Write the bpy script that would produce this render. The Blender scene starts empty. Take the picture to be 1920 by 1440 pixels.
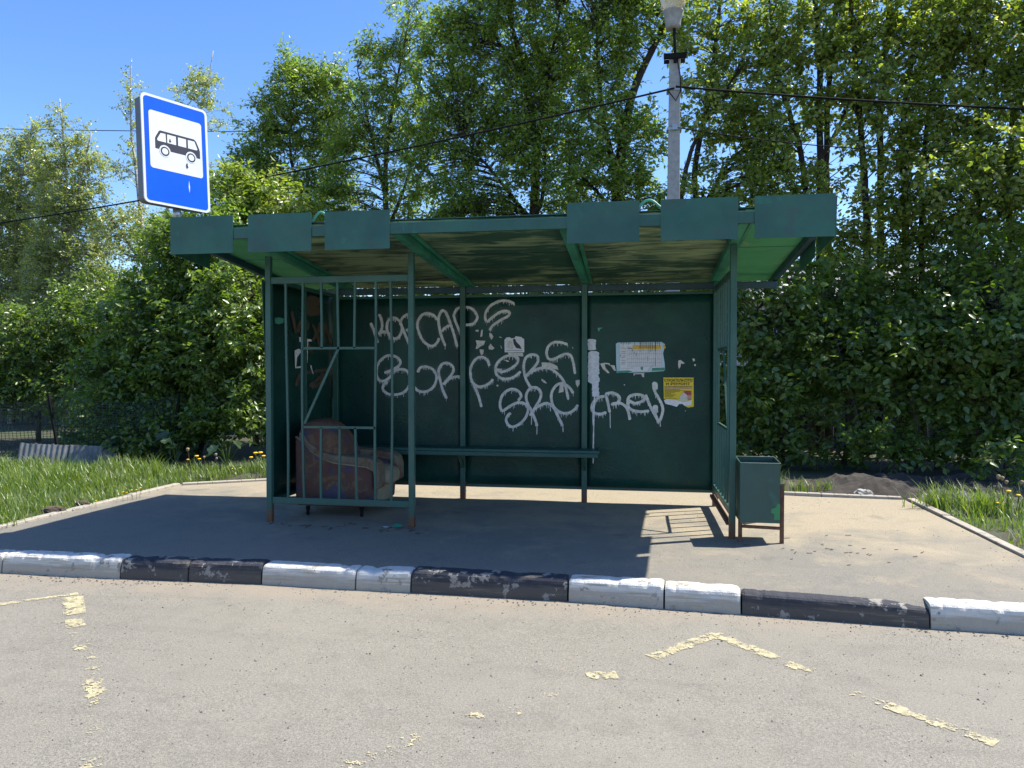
import bpy, math, random
import numpy as np
from mathutils import Vector, Matrix, noise as mnoise

S = bpy.context.scene
COL = S.collection
R = math.radians
rng = np.random.default_rng(11)
random.seed(11)

# ------------------------------------------------------------------ camera
YAW, PITCH, EYE, FPX = R(9.43), math.atan(28/1397.0), 1.45, 1397.0
cam = bpy.data.cameras.new('camera'); cam.sensor_width = 36; cam.lens = 36*FPX/1920
cam.clip_start = 0.05; cam.clip_end = 3000
co = bpy.data.objects.new('camera', cam); COL.objects.link(co)
co.location = (0, 0, EYE); co.rotation_euler = (math.pi/2-PITCH, 0, YAW)
S.camera = co
_f = Vector((-math.sin(YAW)*math.cos(PITCH), math.cos(YAW)*math.cos(PITCH), -math.sin(PITCH)))
_r = Vector((math.cos(YAW), math.sin(YAW), 0)); _u = _r.cross(_f)
def ray(u, v): return _f + _r*((u-960)/FPX) - _u*((v-720)/FPX)
def at_y(u, v, y): d = ray(u, v); return Vector((0, 0, EYE)) + d*(y/d.y)      # survey: photo point -> place at depth y
def at_z(u, v, z): d = ray(u, v); return Vector((0, 0, EYE)) + d*((z-EYE)/d.z)
def at_x(u, v, x): d = ray(u, v); return Vector((0, 0, EYE)) + d*(x/d.x)

# ------------------------------------------------------------------ light
SUN_EL, SUN_AZ = R(57.5), math.atan2(0.44, 0.90)        # azimuth from +X
w = bpy.data.worlds.new('World'); S.world = w; w.use_nodes = True
nt = w.node_tree; bg = nt.nodes['Background']
sky = nt.nodes.new('ShaderNodeTexSky'); sky.sky_type = 'NISHITA'; sky.sun_disc = False
sky.sun_elevation = SUN_EL; sky.sun_rotation = math.pi/2 - SUN_AZ
sky.air_density = 1.0; sky.dust_density = 0.4; sky.ozone_density = 3.0
hs_ = nt.nodes.new('ShaderNodeHueSaturation'); hs_.inputs['Saturation'].default_value = 1.22; hs_.inputs['Hue'].default_value = .509; hs_.inputs['Value'].default_value = .86
nt.links.new(sky.outputs[0], hs_.inputs['Color']); nt.links.new(hs_.outputs[0], bg.inputs[0]); bg.inputs[1].default_value = 0.15
sl = bpy.data.lights.new('sun', 'SUN'); sl.energy = 4.6; sl.angle = R(0.55); sl.color = (1, 0.95, 0.86)
so = bpy.data.objects.new('sun', sl); COL.objects.link(so)
sd = Vector((math.cos(SUN_AZ)*math.cos(SUN_EL), math.sin(SUN_AZ)*math.cos(SUN_EL), math.sin(SUN_EL)))
so.rotation_euler = sd.to_track_quat('Z', 'Y').to_euler(); so.location = (8, 6, 14)
S.view_settings.view_transform = 'Standard'; S.view_settings.look = 'None'
S.view_settings.exposure = 1.0; S.view_settings.gamma = 1
S.view_settings.use_curve_mapping = False
S.cycles.max_bounces = 16; S.cycles.diffuse_bounces = 8; S.cycles.transmission_bounces = 10; S.cycles.glossy_bounces = 4

# ------------------------------------------------------------------ materials
class NB:
    def __init__(s, name):
        s.m = bpy.data.materials.new(name); s.m.use_nodes = True
        s.t = s.m.node_tree; s.n = s.t.nodes; s.l = s.t.links
        s.b = s.n['Principled BSDF']; s.out = s.n['Material Output']
        s.pos = s.n.new('ShaderNodeNewGeometry').outputs['Position']
    def obj(s): return s.n.new('ShaderNodeTexCoord').outputs['Object']
    def set(s, k, v):
        i = s.b.inputs[k]
        if hasattr(v, 'links'): s.l.new(v, i)
        else: i.default_value = v if not isinstance(v, tuple) or len(v) == 4 else (*v, 1)
        return s
    def scale(s, vec, sc):
        m = s.n.new('ShaderNodeMapping'); m.inputs['Scale'].default_value = sc; s.l.new(vec, m.inputs[0]); return m.outputs[0]
    def noise(s, scale, detail=4, rough=.55, vec=None, dist=0):
        t = s.n.new('ShaderNodeTexNoise'); t.inputs['Scale'].default_value = scale; t.inputs['Detail'].default_value = detail
        t.inputs['Roughness'].default_value = rough; t.inputs['Distortion'].default_value = dist
        s.l.new(vec if vec is not None else s.pos, t.inputs['Vector']); return t.outputs[0]
    def vor(s, scale, vec=None, out='Distance', feat='F1'):
        t = s.n.new('ShaderNodeTexVoronoi'); t.inputs['Scale'].default_value = scale; t.feature = feat
        s.l.new(vec if vec is not None else s.pos, t.inputs['Vector']); return t.outputs[out]
    def ramp(s, fac, *stops):
        r = s.n.new('ShaderNodeValToRGB'); e = r.color_ramp.elements
        while len(e) < len(stops): e.new(.5)
        for k, (p, c) in zip(e, stops):
            k.position = p; k.color = (c, c, c, 1) if not isinstance(c, tuple) else (*c, 1)
        s.l.new(fac, r.inputs[0]); return r.outputs[0]
    def mix(s, fac, a, b, mode='MIX'):
        m = s.n.new('ShaderNodeMix'); m.data_type = 'RGBA'; m.blend_type = mode
        for i, v in ((0, fac), (6, a), (7, b)):
            if hasattr(v, 'links'): s.l.new(v, m.inputs[i])
            else: m.inputs[i].default_value = v if not isinstance(v, tuple) else (*v, 1)
        return m.outputs[2]
    def math(s, op, a, b=0.0, c=None):
        m = s.n.new('ShaderNodeMath'); m.operation = op
        for i, v in enumerate((a, b, c)):
            if v is None: continue
            if hasattr(v, 'links'): s.l.new(v, m.inputs[i])
            else: m.inputs[i].default_value = v
        return m.outputs[0]
    def xyz(s, vec=None):
        x = s.n.new('ShaderNodeSeparateXYZ'); s.l.new(vec if vec is not None else s.pos, x.inputs[0]); return x.outputs
    def bump(s, h, strength=.3, dist=.01):
        b = s.n.new('ShaderNodeBump'); b.inputs['Strength'].default_value = strength; b.inputs['Distance'].default_value = dist
        s.l.new(h, b.inputs['Height']); s.l.new(b.outputs[0], s.b.inputs['Normal']); return s
    def attr(s, name):
        a = s.n.new('ShaderNodeAttribute'); a.attribute_name = name; return a.outputs['Fac']

def paint(name, c1, c2, rough=.4, patch=None, rust=False, bump=.25, bs=60):
    b = NB(name)
    c = b.mix(b.ramp(b.noise(2.3, 6, .6), (.38, 0.), (.62, 1.)), c1, c2)
    if patch: c = b.mix(b.ramp(b.noise(3.7, 3, .5, dist=.4), (.60, 0.), (.66, .8)), c, patch)
    c = b.mix(b.ramp(b.noise(45, 3, .7), (.66, 0.), (.72, .55)), c, tuple(x*.35+.012 for x in c1))
    if rust:
        z = b.xyz()[2]
        m = b.ramp(b.math('ADD', z, b.math('MULTIPLY', b.noise(14, 4, .6), .34)), (.22, 1.), (.34, 0.))
        rc = b.mix(b.noise(60, 3), (.20, .075, .03), (.07, .03, .018))
        c = b.mix(m, c, rc)
    b.set('Base Color', c).set('Roughness', b.ramp(b.noise(6, 4), (.3, rough-.08), (.7, rough+.15)))
    b.bump(b.math('ADD', b.noise(bs, 3), b.math('MULTIPLY', b.noise(bs/9, 2), 2.)), bump, .004)
    return b.m

M = {}
M['paint'] = paint('green_paint', (.022, .084, .066), (.027, .10, .077), .42, rust=True)
M['flash'] = paint('roof_flashing', (.026, .105, .09), (.03, .130, .105), .45, patch=(.060, .100, .135), bump=.2)
M['beam'] = paint('beam_green', (.040, .28, .16), (.028, .16, .105), .45, patch=(.05, .2, .13))
M['beamblue'] = paint('beam_dark_blue', (.012, .045, .07), (.015, .06, .075), .45)
M['bar'] = paint('bar_paint', (.024, .084, .068), (.029, .10, .078), .42, rust=True, bump=.1)
M['bench'] = paint('bench_paint', (.016, .075, .064), (.020, .09, .074), .45)
M['wave'] = paint('wave_paint', (.09, .36, .25), (.07, .30, .22), .4)

def fascia_mat():
    b = NB('fascia_paint')
    c = b.mix(b.ramp(b.noise(1.9, 6, .65), (.38, 0.), (.62, 1.)), (.016, .076, .060), (.020, .108, .074))
    c = b.mix(b.ramp(b.noise(3.1, 6, .7, None, .6), (.54, 0.), (.66, .75)), c, (.038, .068, .060))
    c = b.mix(b.ramp(b.noise(4.6, 5, .65, b.scale(b.pos, (1, 1, .6)), .8), (.60, 0.), (.68, .7)), c, (.020, .145, .092))
    c = b.mix(b.ramp(b.noise(11, 5, .75, b.scale(b.pos, (1.6, 1, .5))), (.62, 0.), (.74, .6)), c, (.020, .066, .066))
    c = b.mix(b.ramp(b.noise(38, 4, .7), (.68, 0.), (.73, .8)), c, (.09, .05, .035))
    b.set('Base Color', c).set('Roughness', b.ramp(b.noise(6, 4), (.3, .38), (.7, .6)))
    b.bump(b.math('ADD', b.noise(50, 3), b.math('MULTIPLY', b.noise(4, 3), 4.)), .3, .005); return b.m
M['fascia'] = fascia_mat()
def wall_mat():
    b = NB('wall_paint')
    c = b.mix(b.ramp(b.noise(1.4, 5, .6), (.4, 0.), (.62, 1.)), (.006, .036, .030), (.010, .058, .043))
    c = b.mix(b.ramp(b.noise(2.8, 3, .5, dist=.3), (.60, 0.), (.72, .5)), c, (.012, .070, .043))
    c = b.mix(b.ramp(b.noise(90, 2, .5), (.72, 0.), (.76, .5)), c, (.05, .12, .09))
    b.set('Base Color', c).set('Roughness', b.ramp(b.noise(5, 4), (.3, .26), (.7, .42)))
    b.set('Specular IOR Level', .25)
    b.bump(b.math('ADD', b.noise(70, 2), b.math('MULTIPLY', b.noise(16, 3), 1.6)), .42, .005)
    return b.m
M['wall'] = wall_mat()

def under_mat(name, amt, g):
    b = NB(name)
    v = b.scale(b.pos, (.8, 2.9, 1))
    n = b.noise(2.1, 8, .66, v, .9)
    big = b.noise(1.3, 3, .5)
    m = b.ramp(b.math('ADD', n, b.math('MULTIPLY', b.math('SUBTRACT', big, .5), .7)), (amt-.10, 0.), (amt+.11, 1.))
    base = b.mix(b.noise(8, 4, .6, v), (.225, .325, .165), (.30, .385, .21))
    c = b.mix(m, base, b.mix(b.noise(4, 3), g, tuple(x*.5 for x in g)))
    y = b.xyz()[1]
    seam = b.ramp(b.math('ABSOLUTE', b.math('SUBTRACT', y, 7.02)), (.004, 1.), (.012, 0.))
    c = b.mix(seam, c, (.006, .008, .006))
    b.set('Base Color', c).set('Roughness', .75); b.bump(n, .3, .006)
    return b.m
M['under_mix'] = under_mat('roof_board_mixed', .385, (.026, .105, .062))
M['under_beige'] = under_mat('roof_board_worn', .50, (.034, .085, .055))
M['under_half'] = under_mat('roof_board_half_painted', .44, (.028, .10, .06))
M['under_green'] = under_mat('roof_board_green', .30, (.075, .40, .18))

def asphalt(name, dark, light, sand, is_road):
    b = NB(name)
    fine = b.noise(230, 2, .7); med = b.noise(30, 4, .65); big = b.noise(.55, 5, .6)
    c = b.mix(b.ramp(b.math('ADD', b.math('MULTIPLY', fine, .6), b.math('MULTIPLY', b.noise(95, 2, .7), .4)), (.38, 0.), (.62, 1.)), dark, light)
    c = b.mix(b.ramp(big, (.35, 0.), (.68, .45)), c, sand)
    c = b.mix(b.ramp(b.noise(5.5, 6, .7), (.50, 0.), (.74, .26)), c, tuple(k*.8 for k in dark))
    x, y, z = b.xyz()
    if is_road:
        e = b.math('ADD', y, b.math('MULTIPLY', b.noise(3.2, 5, .65), .9))       # grit washed against the kerb
        c = b.mix(b.ramp(b.math('SUBTRACT', e, 4.9), (.25, 0.), (.62, .85)), c, b.mix(fine, (.20, .165, .12), (.33, .28, .21)))
        st = b.noise(2.0, 5, .6, b.scale(b.pos, (.35, 3.2, 1)))
        c = b.mix(b.ramp(st, (.52, 0.), (.75, .18)), c, tuple(k*.72 for k in dark))
    else:
        n = b.noise(1.7, 6, .68, dist=.3)
        e = b.math('ADD', b.math('MULTIPLY', b.math('SUBTRACT', y, 6.9), .13), n)
        e = b.math('ADD', e, b.math('MULTIPLY', b.math('SUBTRACT', x, -1.0), .025))
        c = b.mix(b.ramp(e, (.40, 0.), (.66, .9)), c, b.mix(b.ramp(b.noise(120, 3, .7), (.35, 0.), (.65, 1.)), (.22, .18, .118), (.42, .355, .245)))
        c = b.mix(b.ramp(b.noise(2.4, 3, .5), (.64, 0.), (.72, .4)), c, dark)
    peb = b.vor(75 if is_road else 60)
    keep = b.ramp(b.noise(48, 2), (.58, 0.), (.63, 1.))
    pm = b.math('MULTIPLY', b.ramp(peb, (.20, 1.), (.30, 0.)), keep)
    c = b.mix(b.math('MULTIPLY', pm, .8), c, b.mix(b.noise(33, 1), (.045, .04, .04), (.30, .27, .24)))
    b.set('Base Color', c).set('Roughness', .86)
    b.bump(b.math('ADD', fine, b.math('ADD', med, b.math('MULTIPLY', pm, .7))), .55, .006)
    return b.m
M['road'] = asphalt('road_asphalt', (.098, .091, .076), (.300, .277, .222), (.262, .238, .188), True)
M['pave'] = asphalt('pavement_asphalt', (.100, .096, .084), (.245, .228, .188), (.25, .218, .162), False)

def kerb_mat(name, c0, c1, wear):
    b = NB(name); p = b.pos
    conc = b.mix(b.noise(90, 3, .6), (.20, .185, .16), (.34, .31, .27))
    n = b.noise(7.5, 6, .68, p, .2)
    c = b.mix(b.noise(22, 3, .5, p), c0, c1)
    z = b.xyz()[2]
    dirt = b.ramp(b.math('ADD', z, b.math('MULTIPLY', b.noise(18, 4, .6, b.scale(p, (.25, 1, 1))), .09)), (.0, .6), (.06, 0.))
    dirt = b.ramp(b.math('ADD', b.math('MULTIPLY', z, 6.), b.noise(14, 4, .6, b.scale(p, (.2, 1, 3)))), (.0, .8), (.28, 0.))
    c = b.mix(b.math('MULTIPLY', dirt, .3 if c0[0] < .2 else .75), c, (.25, .205, .14))
    streak = b.ramp(b.noise(9, 5, .7, b.scale(p, (.25, 1, 5))), (.57, 0.), (.63, .25 if c0[0] < .2 else .75))
    c = b.mix(streak, c, (.34, .27, .17))
    c = b.mix(b.ramp(n, (wear, 0.), (wear+.03, 1.)), c, conc)
    b.set('Base Color', c).set('Roughness', .8).set('Specular IOR Level', .3); b.bump(b.math('ADD', b.noise(120, 3), b.math('MULTIPLY', n, 3.)), .5, .010)
    return b.m
M['kwhite'] = kerb_mat('kerb_white_paint', (.66, .64, .59), (.52, .50, .45), .58)
M['kblack'] = kerb_mat('kerb_black_paint', (.030, .033, .042), (.048, .050, .060), .57)
M['kconc'] = kerb_mat('kerb_concrete', (.42, .38, .32), (.33, .30, .25), .56)

def simple(name, c1, c2, scale=8, rough=.7, bump=.2, metal=0, detail=4, spec=.5):
    b = NB(name); p = b.obj()
    b.set('Base Color', b.mix(b.ramp(b.noise(scale, detail, .6, p), (.35, 0.), (.65, 1.)), c1, c2)).set('Roughness', rough).set('Metallic', metal)
    b.set('Specular IOR Level', spec)
    if bump: b.bump(b.noise(scale*5, 3, .6, p), bump, .005)
    return b.m
M['concrete'] = simple('pole_concrete', (.36, .35, .33), (.27, .26, .25), 14, .85, .3)
M['bark'] = simple('dark_bark', (.055, .045, .036), (.028, .023, .02), 25, .9, .6)
M['twig'] = simple('twig_bark', (.075, .06, .045), (.045, .036, .03), 18, .9, .3)
def birch_bark():
    b = NB('birch_bark'); v = b.scale(b.pos, (3, 3, 11))
    n = b.noise(1.6, 5, .7, v)
    b.set('Base Color', b.mix(b.ramp(n, (.52, 0.), (.6, 1.)), (.42, .40, .36), (.05, .045, .04))).set('Roughness', .8); return b.m
M['birch'] = birch_bark()
M['soil'] = simple('bare_soil', (.055, .044, .034), (.026, .023, .019), 5, .95, .6)
M['rubble'] = simple('grey_rubble', (.15, .145, .14), (.06, .056, .052), 18, .95, .9)
M['stone'] = simple('pale_stone', (.42, .40, .36), (.28, .26, .23), 12, .9, .5)
M['wood'] = simple('old_wood', (.12, .085, .055), (.06, .042, .03), 12, .9, .4)
M['steel'] = simple('galvanised', (.42, .44, .45), (.33, .35, .36), 16, .38, .1, .7)
M['graybox'] = simple('grey_box_paint', (.11, .12, .125), (.09, .10, .105), 6, .5, .05)
M['blk'] = simple('black_plastic', (.010, .010, .011), (.016, .016, .016), 10, .9, 0, 0, 4, .1)
M['signblue'] = simple('sign_blue_film', (.0, .080, .64), (.0, .092, .70), 3, .4, .03, 0, 4, .2)
M['signwhite'] = simple('sign_white_film', (.66, .68, .70), (.60, .62, .65), 3, .3, .03)
M['signblack'] = simple('sign_black_film', (.022, .018, .025), (.03, .025, .03), 5, .4, 0)
M['rust'] = simple('rusty_steel', (.19, .085, .045), (.085, .042, .028), 30, .85, .4)
M['graffiti'] = simple('silver_spray', (.66, .66, .63), (.46, .47, .46), 22, .5, .1)
def overspray():
    b = NB('spray_mist'); b.set('Base Color', (.45, .46, .45)).set('Roughness', .7)
    tr = b.n.new('ShaderNodeBsdfTransparent'); mx = b.n.new('ShaderNodeMixShader')
    b.l.new(b.ramp(b.math('ADD', b.math('MULTIPLY', b.noise(260, 2, .7), .6), b.math('MULTIPLY', b.noise(12, 3), .4)), (.50, .0), (.66, .5)), mx.inputs[0])
    b.l.new(tr.outputs[0], mx.inputs[1]); b.l.new(b.b.outputs[0], mx.inputs[2]); b.l.new(mx.outputs[0], b.out.inputs[0]); return b.m
M['mist'] = overspray()
M['spraywhite'] = simple('white_spray', (.72, .73, .78), (.55, .57, .62), 25, .6, .15)
M['brownspray'] = simple('faded_brown_spray', (.115, .075, .048), (.075, .062, .044), 20, .6, .1)
M['paper'] = simple('aged_paper', (.68, .65, .60), (.52, .49, .45), 30, .8, .1)
M['paperwhite'] = simple('white_paper', (.76, .76, .78), (.66, .66, .70), 40, .8, .1)
M['paperblue'] = simple('pale_blue_paper', (.42, .60, .72), (.52, .66, .74), 20, .7, 0)
M['paperyellow'] = simple('yellow_paper', (.78, .58, .02), (.70, .52, .03), 9, .55, 0)
M['ink'] = simple('brown_ink', (.10, .045, .012), (.12, .05, .015), 30, .7, 0)
M['inkgray'] = simple('grey_ink', (.22, .21, .22), (.30, .29, .29), 60, .7, 0)
M['inkred'] = simple('red_ink', (.36, .05, .05), (.42, .09, .08), 20, .7, 0)
M['inkpink'] = simple('faded_pink_ink', (.42, .22, .17), (.55, .36, .22), 20, .7, 0)
M['inkamber'] = simple('amber_ink', (.72, .47, .05), (.62, .40, .08), 25, .7, 0)
M['inkgreen'] = simple('green_smear', (.02, .22, .13), (.04, .28, .17), 15, .5, 0)
M['tar'] = simple('black_drip', (.012, .012, .012), (.02, .02, .018), 15, .5, 0)
M['meshwire'] = simple('dark_green_net', (.012, .032, .026), (.016, .04, .03), 9, .6, 0)
M['slate'] = simple('grey_slate_sheet', (.20, .205, .21), (.13, .135, .14), 6, .9, .3)
M['darkfence'] = simple('dark_green_profiled_metal', (.006, .013, .011), (.009, .017, .014), 2, .55, .05)
M['siding'] = simple('pale_siding', (.62, .56, .58), (.55, .50, .52), 2, .8, .05)
M['roofing'] = simple('grey_roofing', (.30, .28, .29), (.24, .23, .24), 4, .8, .1)
M['glassdark'] = simple('window_glass', (.03, .04, .05), (.04, .05, .06), 2, .1, 0)
M['ymark'] = simple('worn_yellow_paint', (.50, .44, .25), (.35, .315, .215), 60, .85, .3)
def worn_mark():
    b = NB('worn_yellow_paint')
    b.set('Base Color', b.mix(b.ramp(b.noise(60, 4), (.35, 0.), (.65, 1.)), (.52, .455, .25), (.37, .33, .22))).set('Roughness', .85)
    tr = b.n.new('ShaderNodeBsdfTransparent'); mx = b.n.new('ShaderNodeMixShader')
    b.l.new(b.ramp(b.math('ADD', b.math('MULTIPLY', b.noise(190, 2, .7), .5), b.math('MULTIPLY', b.noise(16, 4), .5)), (.38, .5), (.56, 1.)), mx.inputs[0])
    b.l.new(tr.outputs[0], mx.inputs[1]); b.l.new(b.b.outputs[0], mx.inputs[2]); b.l.new(mx.outputs[0], b.out.inputs[0]); return b.m
M['ymark'] = worn_mark()
M['petal'] = simple('yellow_petals', (.80, .52, .01), (.72, .44, .01), 40, .6, 0)
M['fluff'] = simple('dry_seed_head', (.34, .27, .18), (.24, .19, .12), 40, .9, 0)
M['ground'] = None
def ground_mat():
    b = NB('verge_ground')
    c = b.mix(b.ramp(b.noise(.8, 5, .6), (.4, 0.), (.6, 1.)), (.055, .045, .032), (.045, .065, .022))
    c = b.mix(b.ramp(b.noise(12, 4), (.5, 0.), (.7, .6)), c, (.09, .075, .055))
    b.set('Base Color', c).set('Roughness', .95); b.bump(b.noise(25, 5), .7, .03); return b.m
M['ground'] = ground_mat()

def leaf_mat(name, dark, mid, light, trans=.48, rough=.36):
    b = NB(name); a = b.attr('tint')
    c = b.ramp(a, (0., dark), (.5, mid), (1., light))
    b.set('Base Color', c).set('Roughness', rough).set('Specular IOR Level', .9)
    tr = b.n.new('ShaderNodeBsdfTranslucent')
    b.l.new(b.mix(1.0, c, (1.7, 1.8, .55), 'MULTIPLY'), tr.inputs[0])
    mx = b.n.new('ShaderNodeMixShader'); mx.inputs[0].default_value = trans
    b.l.new(b.b.outputs[0], mx.inputs[1]); b.l.new(tr.outputs[0], mx.inputs[2]); b.l.new(mx.outputs[0], b.out.inputs[0])
    return b.m
M['leaf_cherry'] = leaf_mat('broad_leaf', (0.137, 0.186, 0.034), (0.215, 0.282, 0.055), (0.390, 0.403, 0.098))
M['leaf_ash'] = leaf_mat('ash_leaf', (0.127, 0.198, 0.039), (0.195, 0.282, 0.055), (0.325, 0.378, 0.086))
M['leaf_birch'] = leaf_mat('birch_leaf', (0.195, 0.230, 0.069), (0.286, 0.326, 0.103), (0.442, 0.461, 0.184), 
   .45, .28)
M['leaf_bush'] = leaf_mat('bush_leaf', (0.091, 0.154, 0.030), (0.140, 0.220, 0.046), (0.221, 0.288, 0.067))
M['leaf_elder'] = leaf_mat('elder_leaf', (0.156, 0.224, 0.039), (0.234, 0.307, 0.057), (0.351, 0.384, 0.086))
M['leaf_burdock'] = leaf_mat('burdock_leaf', (.030, .062, .02), (.042, .082, .026), (.055, .095, .03), .25)
M['grass'] = leaf_mat('grass_blade', (.09, .145, .026), (.14, .215, .038), (.23, .27, .08), .4, .45)

def chair_fabric():
    b = NB('worn_chair_fabric'); p = b.pos
    n1 = b.noise(7.5, 5, .62, p, .5); n2 = b.noise(5.5, 3, .6, b.scale(p, (1, 1, 1.3)), .8)
    c = b.ramp(n1, (.30, (0.043, 0.048, 0.133)), (.40, (0.125, 0.039, 0.035)), (.47, (0.172, 0.051, 0.027)), (.53, (0.109, 0.055, 0.039)), (.60, (0.265, 0.133, 0.047)), (.72, (0.133, 0.066, 0.035)))
    c = b.mix(b.ramp(n2, (.58, 0.), (.64, .75)), c, (0.257, 0.133, 0.051))
    c = b.mix(b.ramp(b.noise(4.6, 4, .55), (.56, 0.), (.61, .8)), c, (0.055, 0.062, 0.156))
    c = b.mix(b.ramp(b.noise(30, 5, .7), (.36, .2), (.66, .75)), c, (0.078, 0.066, 0.055))
    b.set('Base Color', c).set('Roughness', .95).bump(b.noise(160, 3), .3, .004); return b.m
M['chairpat'] = chair_fabric()
def chair_cover():
    b = NB('stained_chair_cover'); p = b.pos
    c = b.mix(b.ramp(b.noise(5, 5, .65), (.4, 0.), (.65, 1.)), (.19, .16, .105), (.14, .10, .072))
    c = b.mix(b.ramp(b.noise(3.3, 4, .6, None, .7), (.53, 0.), (.60, .8)), c, (.14, .06, .032))
    c = b.mix(b.ramp(b.noise(4.3, 3, .6), (.60, 0.), (.66, .6)), c, (.16, .13, .03))
    b.set('Base Color', c).set('Roughness', .95).bump(b.math('ADD', b.noise(140, 3), b.math('MULTIPLY', b.noise(14, 3), 2.)), .45, .01); return b.m
M['chaircover'] = chair_cover()
M['chairtan'] = simple('faded_tan_fabric', (.30, .265, .17), (.22, .19, .125), 7, .95, .3)
def lampglass():
    b = NB('yellowed_lamp_glass'); b.set('Base Color', (.80, .68, .46)).set('Roughness', .12).set('Transmission Weight', .55).set('IOR', 1.25); return b.m
M['lampglass'] = lampglass()

# ------------------------------------------------------------------ mesh helpers
class MB:
    def __init__(s): s.v = []; s.f = []
    def add(s, v, f):
        o = len(s.v); s.v += [tuple(p) for p in v]; s.f += [tuple(i+o for i in q) for q in f]; return s
    def box(s, x0, x1, y0, y1, z0, z1):
        v = [(x, y, z) for z in (z0, z1) for y in (y0, y1) for x in (x0, x1)]
        return s.add(v, [(0, 2, 3, 1), (4, 5, 7, 6), (0, 1, 5, 4), (2, 6, 7, 3), (0, 4, 6, 2), (1, 3, 7, 5)])
    def beam(s, a, b, wd, ht, upv=(0, 0, 1)):                        # rectangular bar between two points
        a, b = Vector(a), Vector(b); d = (b-a).normalized(); u = Vector(upv)
        if abs(d.dot(u)) > .95: u = Vector((0, 1, 0))
        sx = d.cross(u).normalized(); uz = sx.cross(d)
        v = []
        for p in (a, b):
            for i, j in ((-1, -1), (1, -1), (1, 1), (-1, 1)): v.append(p + sx*(i*wd/2) + uz*(j*ht/2))
        return s.add(v, [(3, 2, 1, 0), (4, 5, 6, 7), (0, 1, 5, 4), (1, 2, 6, 5), (2, 3, 7, 6), (3, 0, 4, 7)])
    def tube(s, pts, rad, n=8, cap=True):
        pts = [Vector(p) for p in pts]; k = len(pts)
        rad = [rad]*k if not hasattr(rad, '__len__') else rad
        v = []; prev = None
        for i, p in enumerate(pts):
            d = (pts[min(i+1, k-1)] - pts[max(i-1, 0)])
            d = d.normalized() if d.length > 1e-9 else Vector((0, 0, 1))
            if prev is None: sx = d.orthogonal().normalized()
            else:
                sx = prev - d*prev.dot(d); sx = sx.normalized() if sx.length > 1e-6 else d.orthogonal().normalized()
            prev = sx; sy = d.cross(sx)
            for j in range(n):
                a = 2*math.pi*j/n; v.append(p + (sx*math.cos(a) + sy*math.sin(a))*rad[i])
        f = [(i*n+j, i*n+(j+1) % n, (i+1)*n+(j+1) % n, (i+1)*n+j) for i in range(k-1) for j in range(n)]
        if cap: f += [tuple(range(n-1, -1, -1)), tuple(range((k-1)*n, k*n))]
        return s.add(v, f)
    def prism(s, poly, fn, d0, d1):                                  # 2-d outline -> fn(a, b, depth)
        n = len(poly)
        v = [fn(a, b, d0) for a, b in poly] + [fn(a, b, d1) for a, b in poly]
        return s.add(v, [tuple(range(n-1, -1, -1)), tuple(range(n, 2*n))] + [(i, (i+1) % n, n+(i+1) % n, n+i) for i in range(n)])
    def lathe(s, prof, c, n=20):
        v = [(c[0]+r*math.cos(2*math.pi*j/n), c[1]+r*math.sin(2*math.pi*j/n), c[2]+z) for r, z in prof for j in range(n)]
        k = len(prof)
        f = [(i*n+j, i*n+(j+1) % n, (i+1)*n+(j+1) % n, (i+1)*n+j) for i in range(k-1) for j in range(n)]
        f += [tuple(range(n-1, -1, -1)), tuple(range((k-1)*n, k*n))]
        return s.add(v, f)
    def build(s, name, mat, parent=None, origin=None, bevel=0, smooth=False, seg=2, local=False):
        me = bpy.data.meshes.new(name); off = Vector((0, 0, 0))
        if not local:
            if parent is not None:
                p = parent
                while p.parent is not None: p = p.parent
                off = p.location
            elif origin is not None: off = Vector(origin)
        me.from_pydata([tuple(Vector(p)-off) for p in s.v], [], s.f); me.update()
        me.materials.append(mat)
        o = bpy.data.objects.new(name, me); COL.objects.link(o)
        if parent is not None: o.parent = parent
        elif origin is not None and not local: o.location = off
        if smooth: me.polygons.foreach_set('use_smooth', [True]*len(me.polygons))
        if bevel:
            m = o.modifiers.new('bevel', 'BEVEL'); m.width = bevel; m.segments = seg; m.limit_method = 'ANGLE'; m.angle_limit = R(40)
        return o

def thing(name, label, cat, loc=(0, 0, 0), rz=0, group=None):
    o = bpy.data.objects.new(name, None); COL.objects.link(o); o.location = loc; o.rotation_euler = (0, 0, rz)
    o.empty_display_size = .2
    return tag(o, label, cat, group)
def tag(o, label, cat, group=None):
    o['label'] = label; o['category'] = cat
    if group: o['group'] = group
    return o
def kind(o, k): o['kind'] = k; return o
def nz(x, y, z=0.): return mnoise.noise(Vector((x, y, z)))
def copy_thing(src, loc, rz, label, sc=1.0):
    c = src.copy(); COL.objects.link(c); c.location = loc; c.rotation_euler = (0, 0, rz); c.scale = (sc, sc, sc); c['label'] = label
    for ch in src.children:
        d = ch.copy(); COL.objects.link(d); d.parent = c
    return c

# ------------------------------------------------------------------ ground, road, pavement
KERB = [(-7.6, 5.05), (-6.15, 5.06), (-4.90, 5.075), (-3.88, 5.09), (-3.32, 5.10), (-2.73, 5.105), (-1.995, 5.095), (-1.581, 5.10), (-.456, 5.09),
        (.191, 5.035), (.683, 4.995), (1.794, 4.915), (2.95, 4.88), (4.1, 4.86)]
def kerb_y(x):
    for (a, b), (c, d) in zip(KERB, KERB[1:]):
        if a <= x <= c: return b+(d-b)*(x-a)/(c-a)
    return KERB[0][1] if x < KERB[0][0] else KERB[-1][1]

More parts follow.
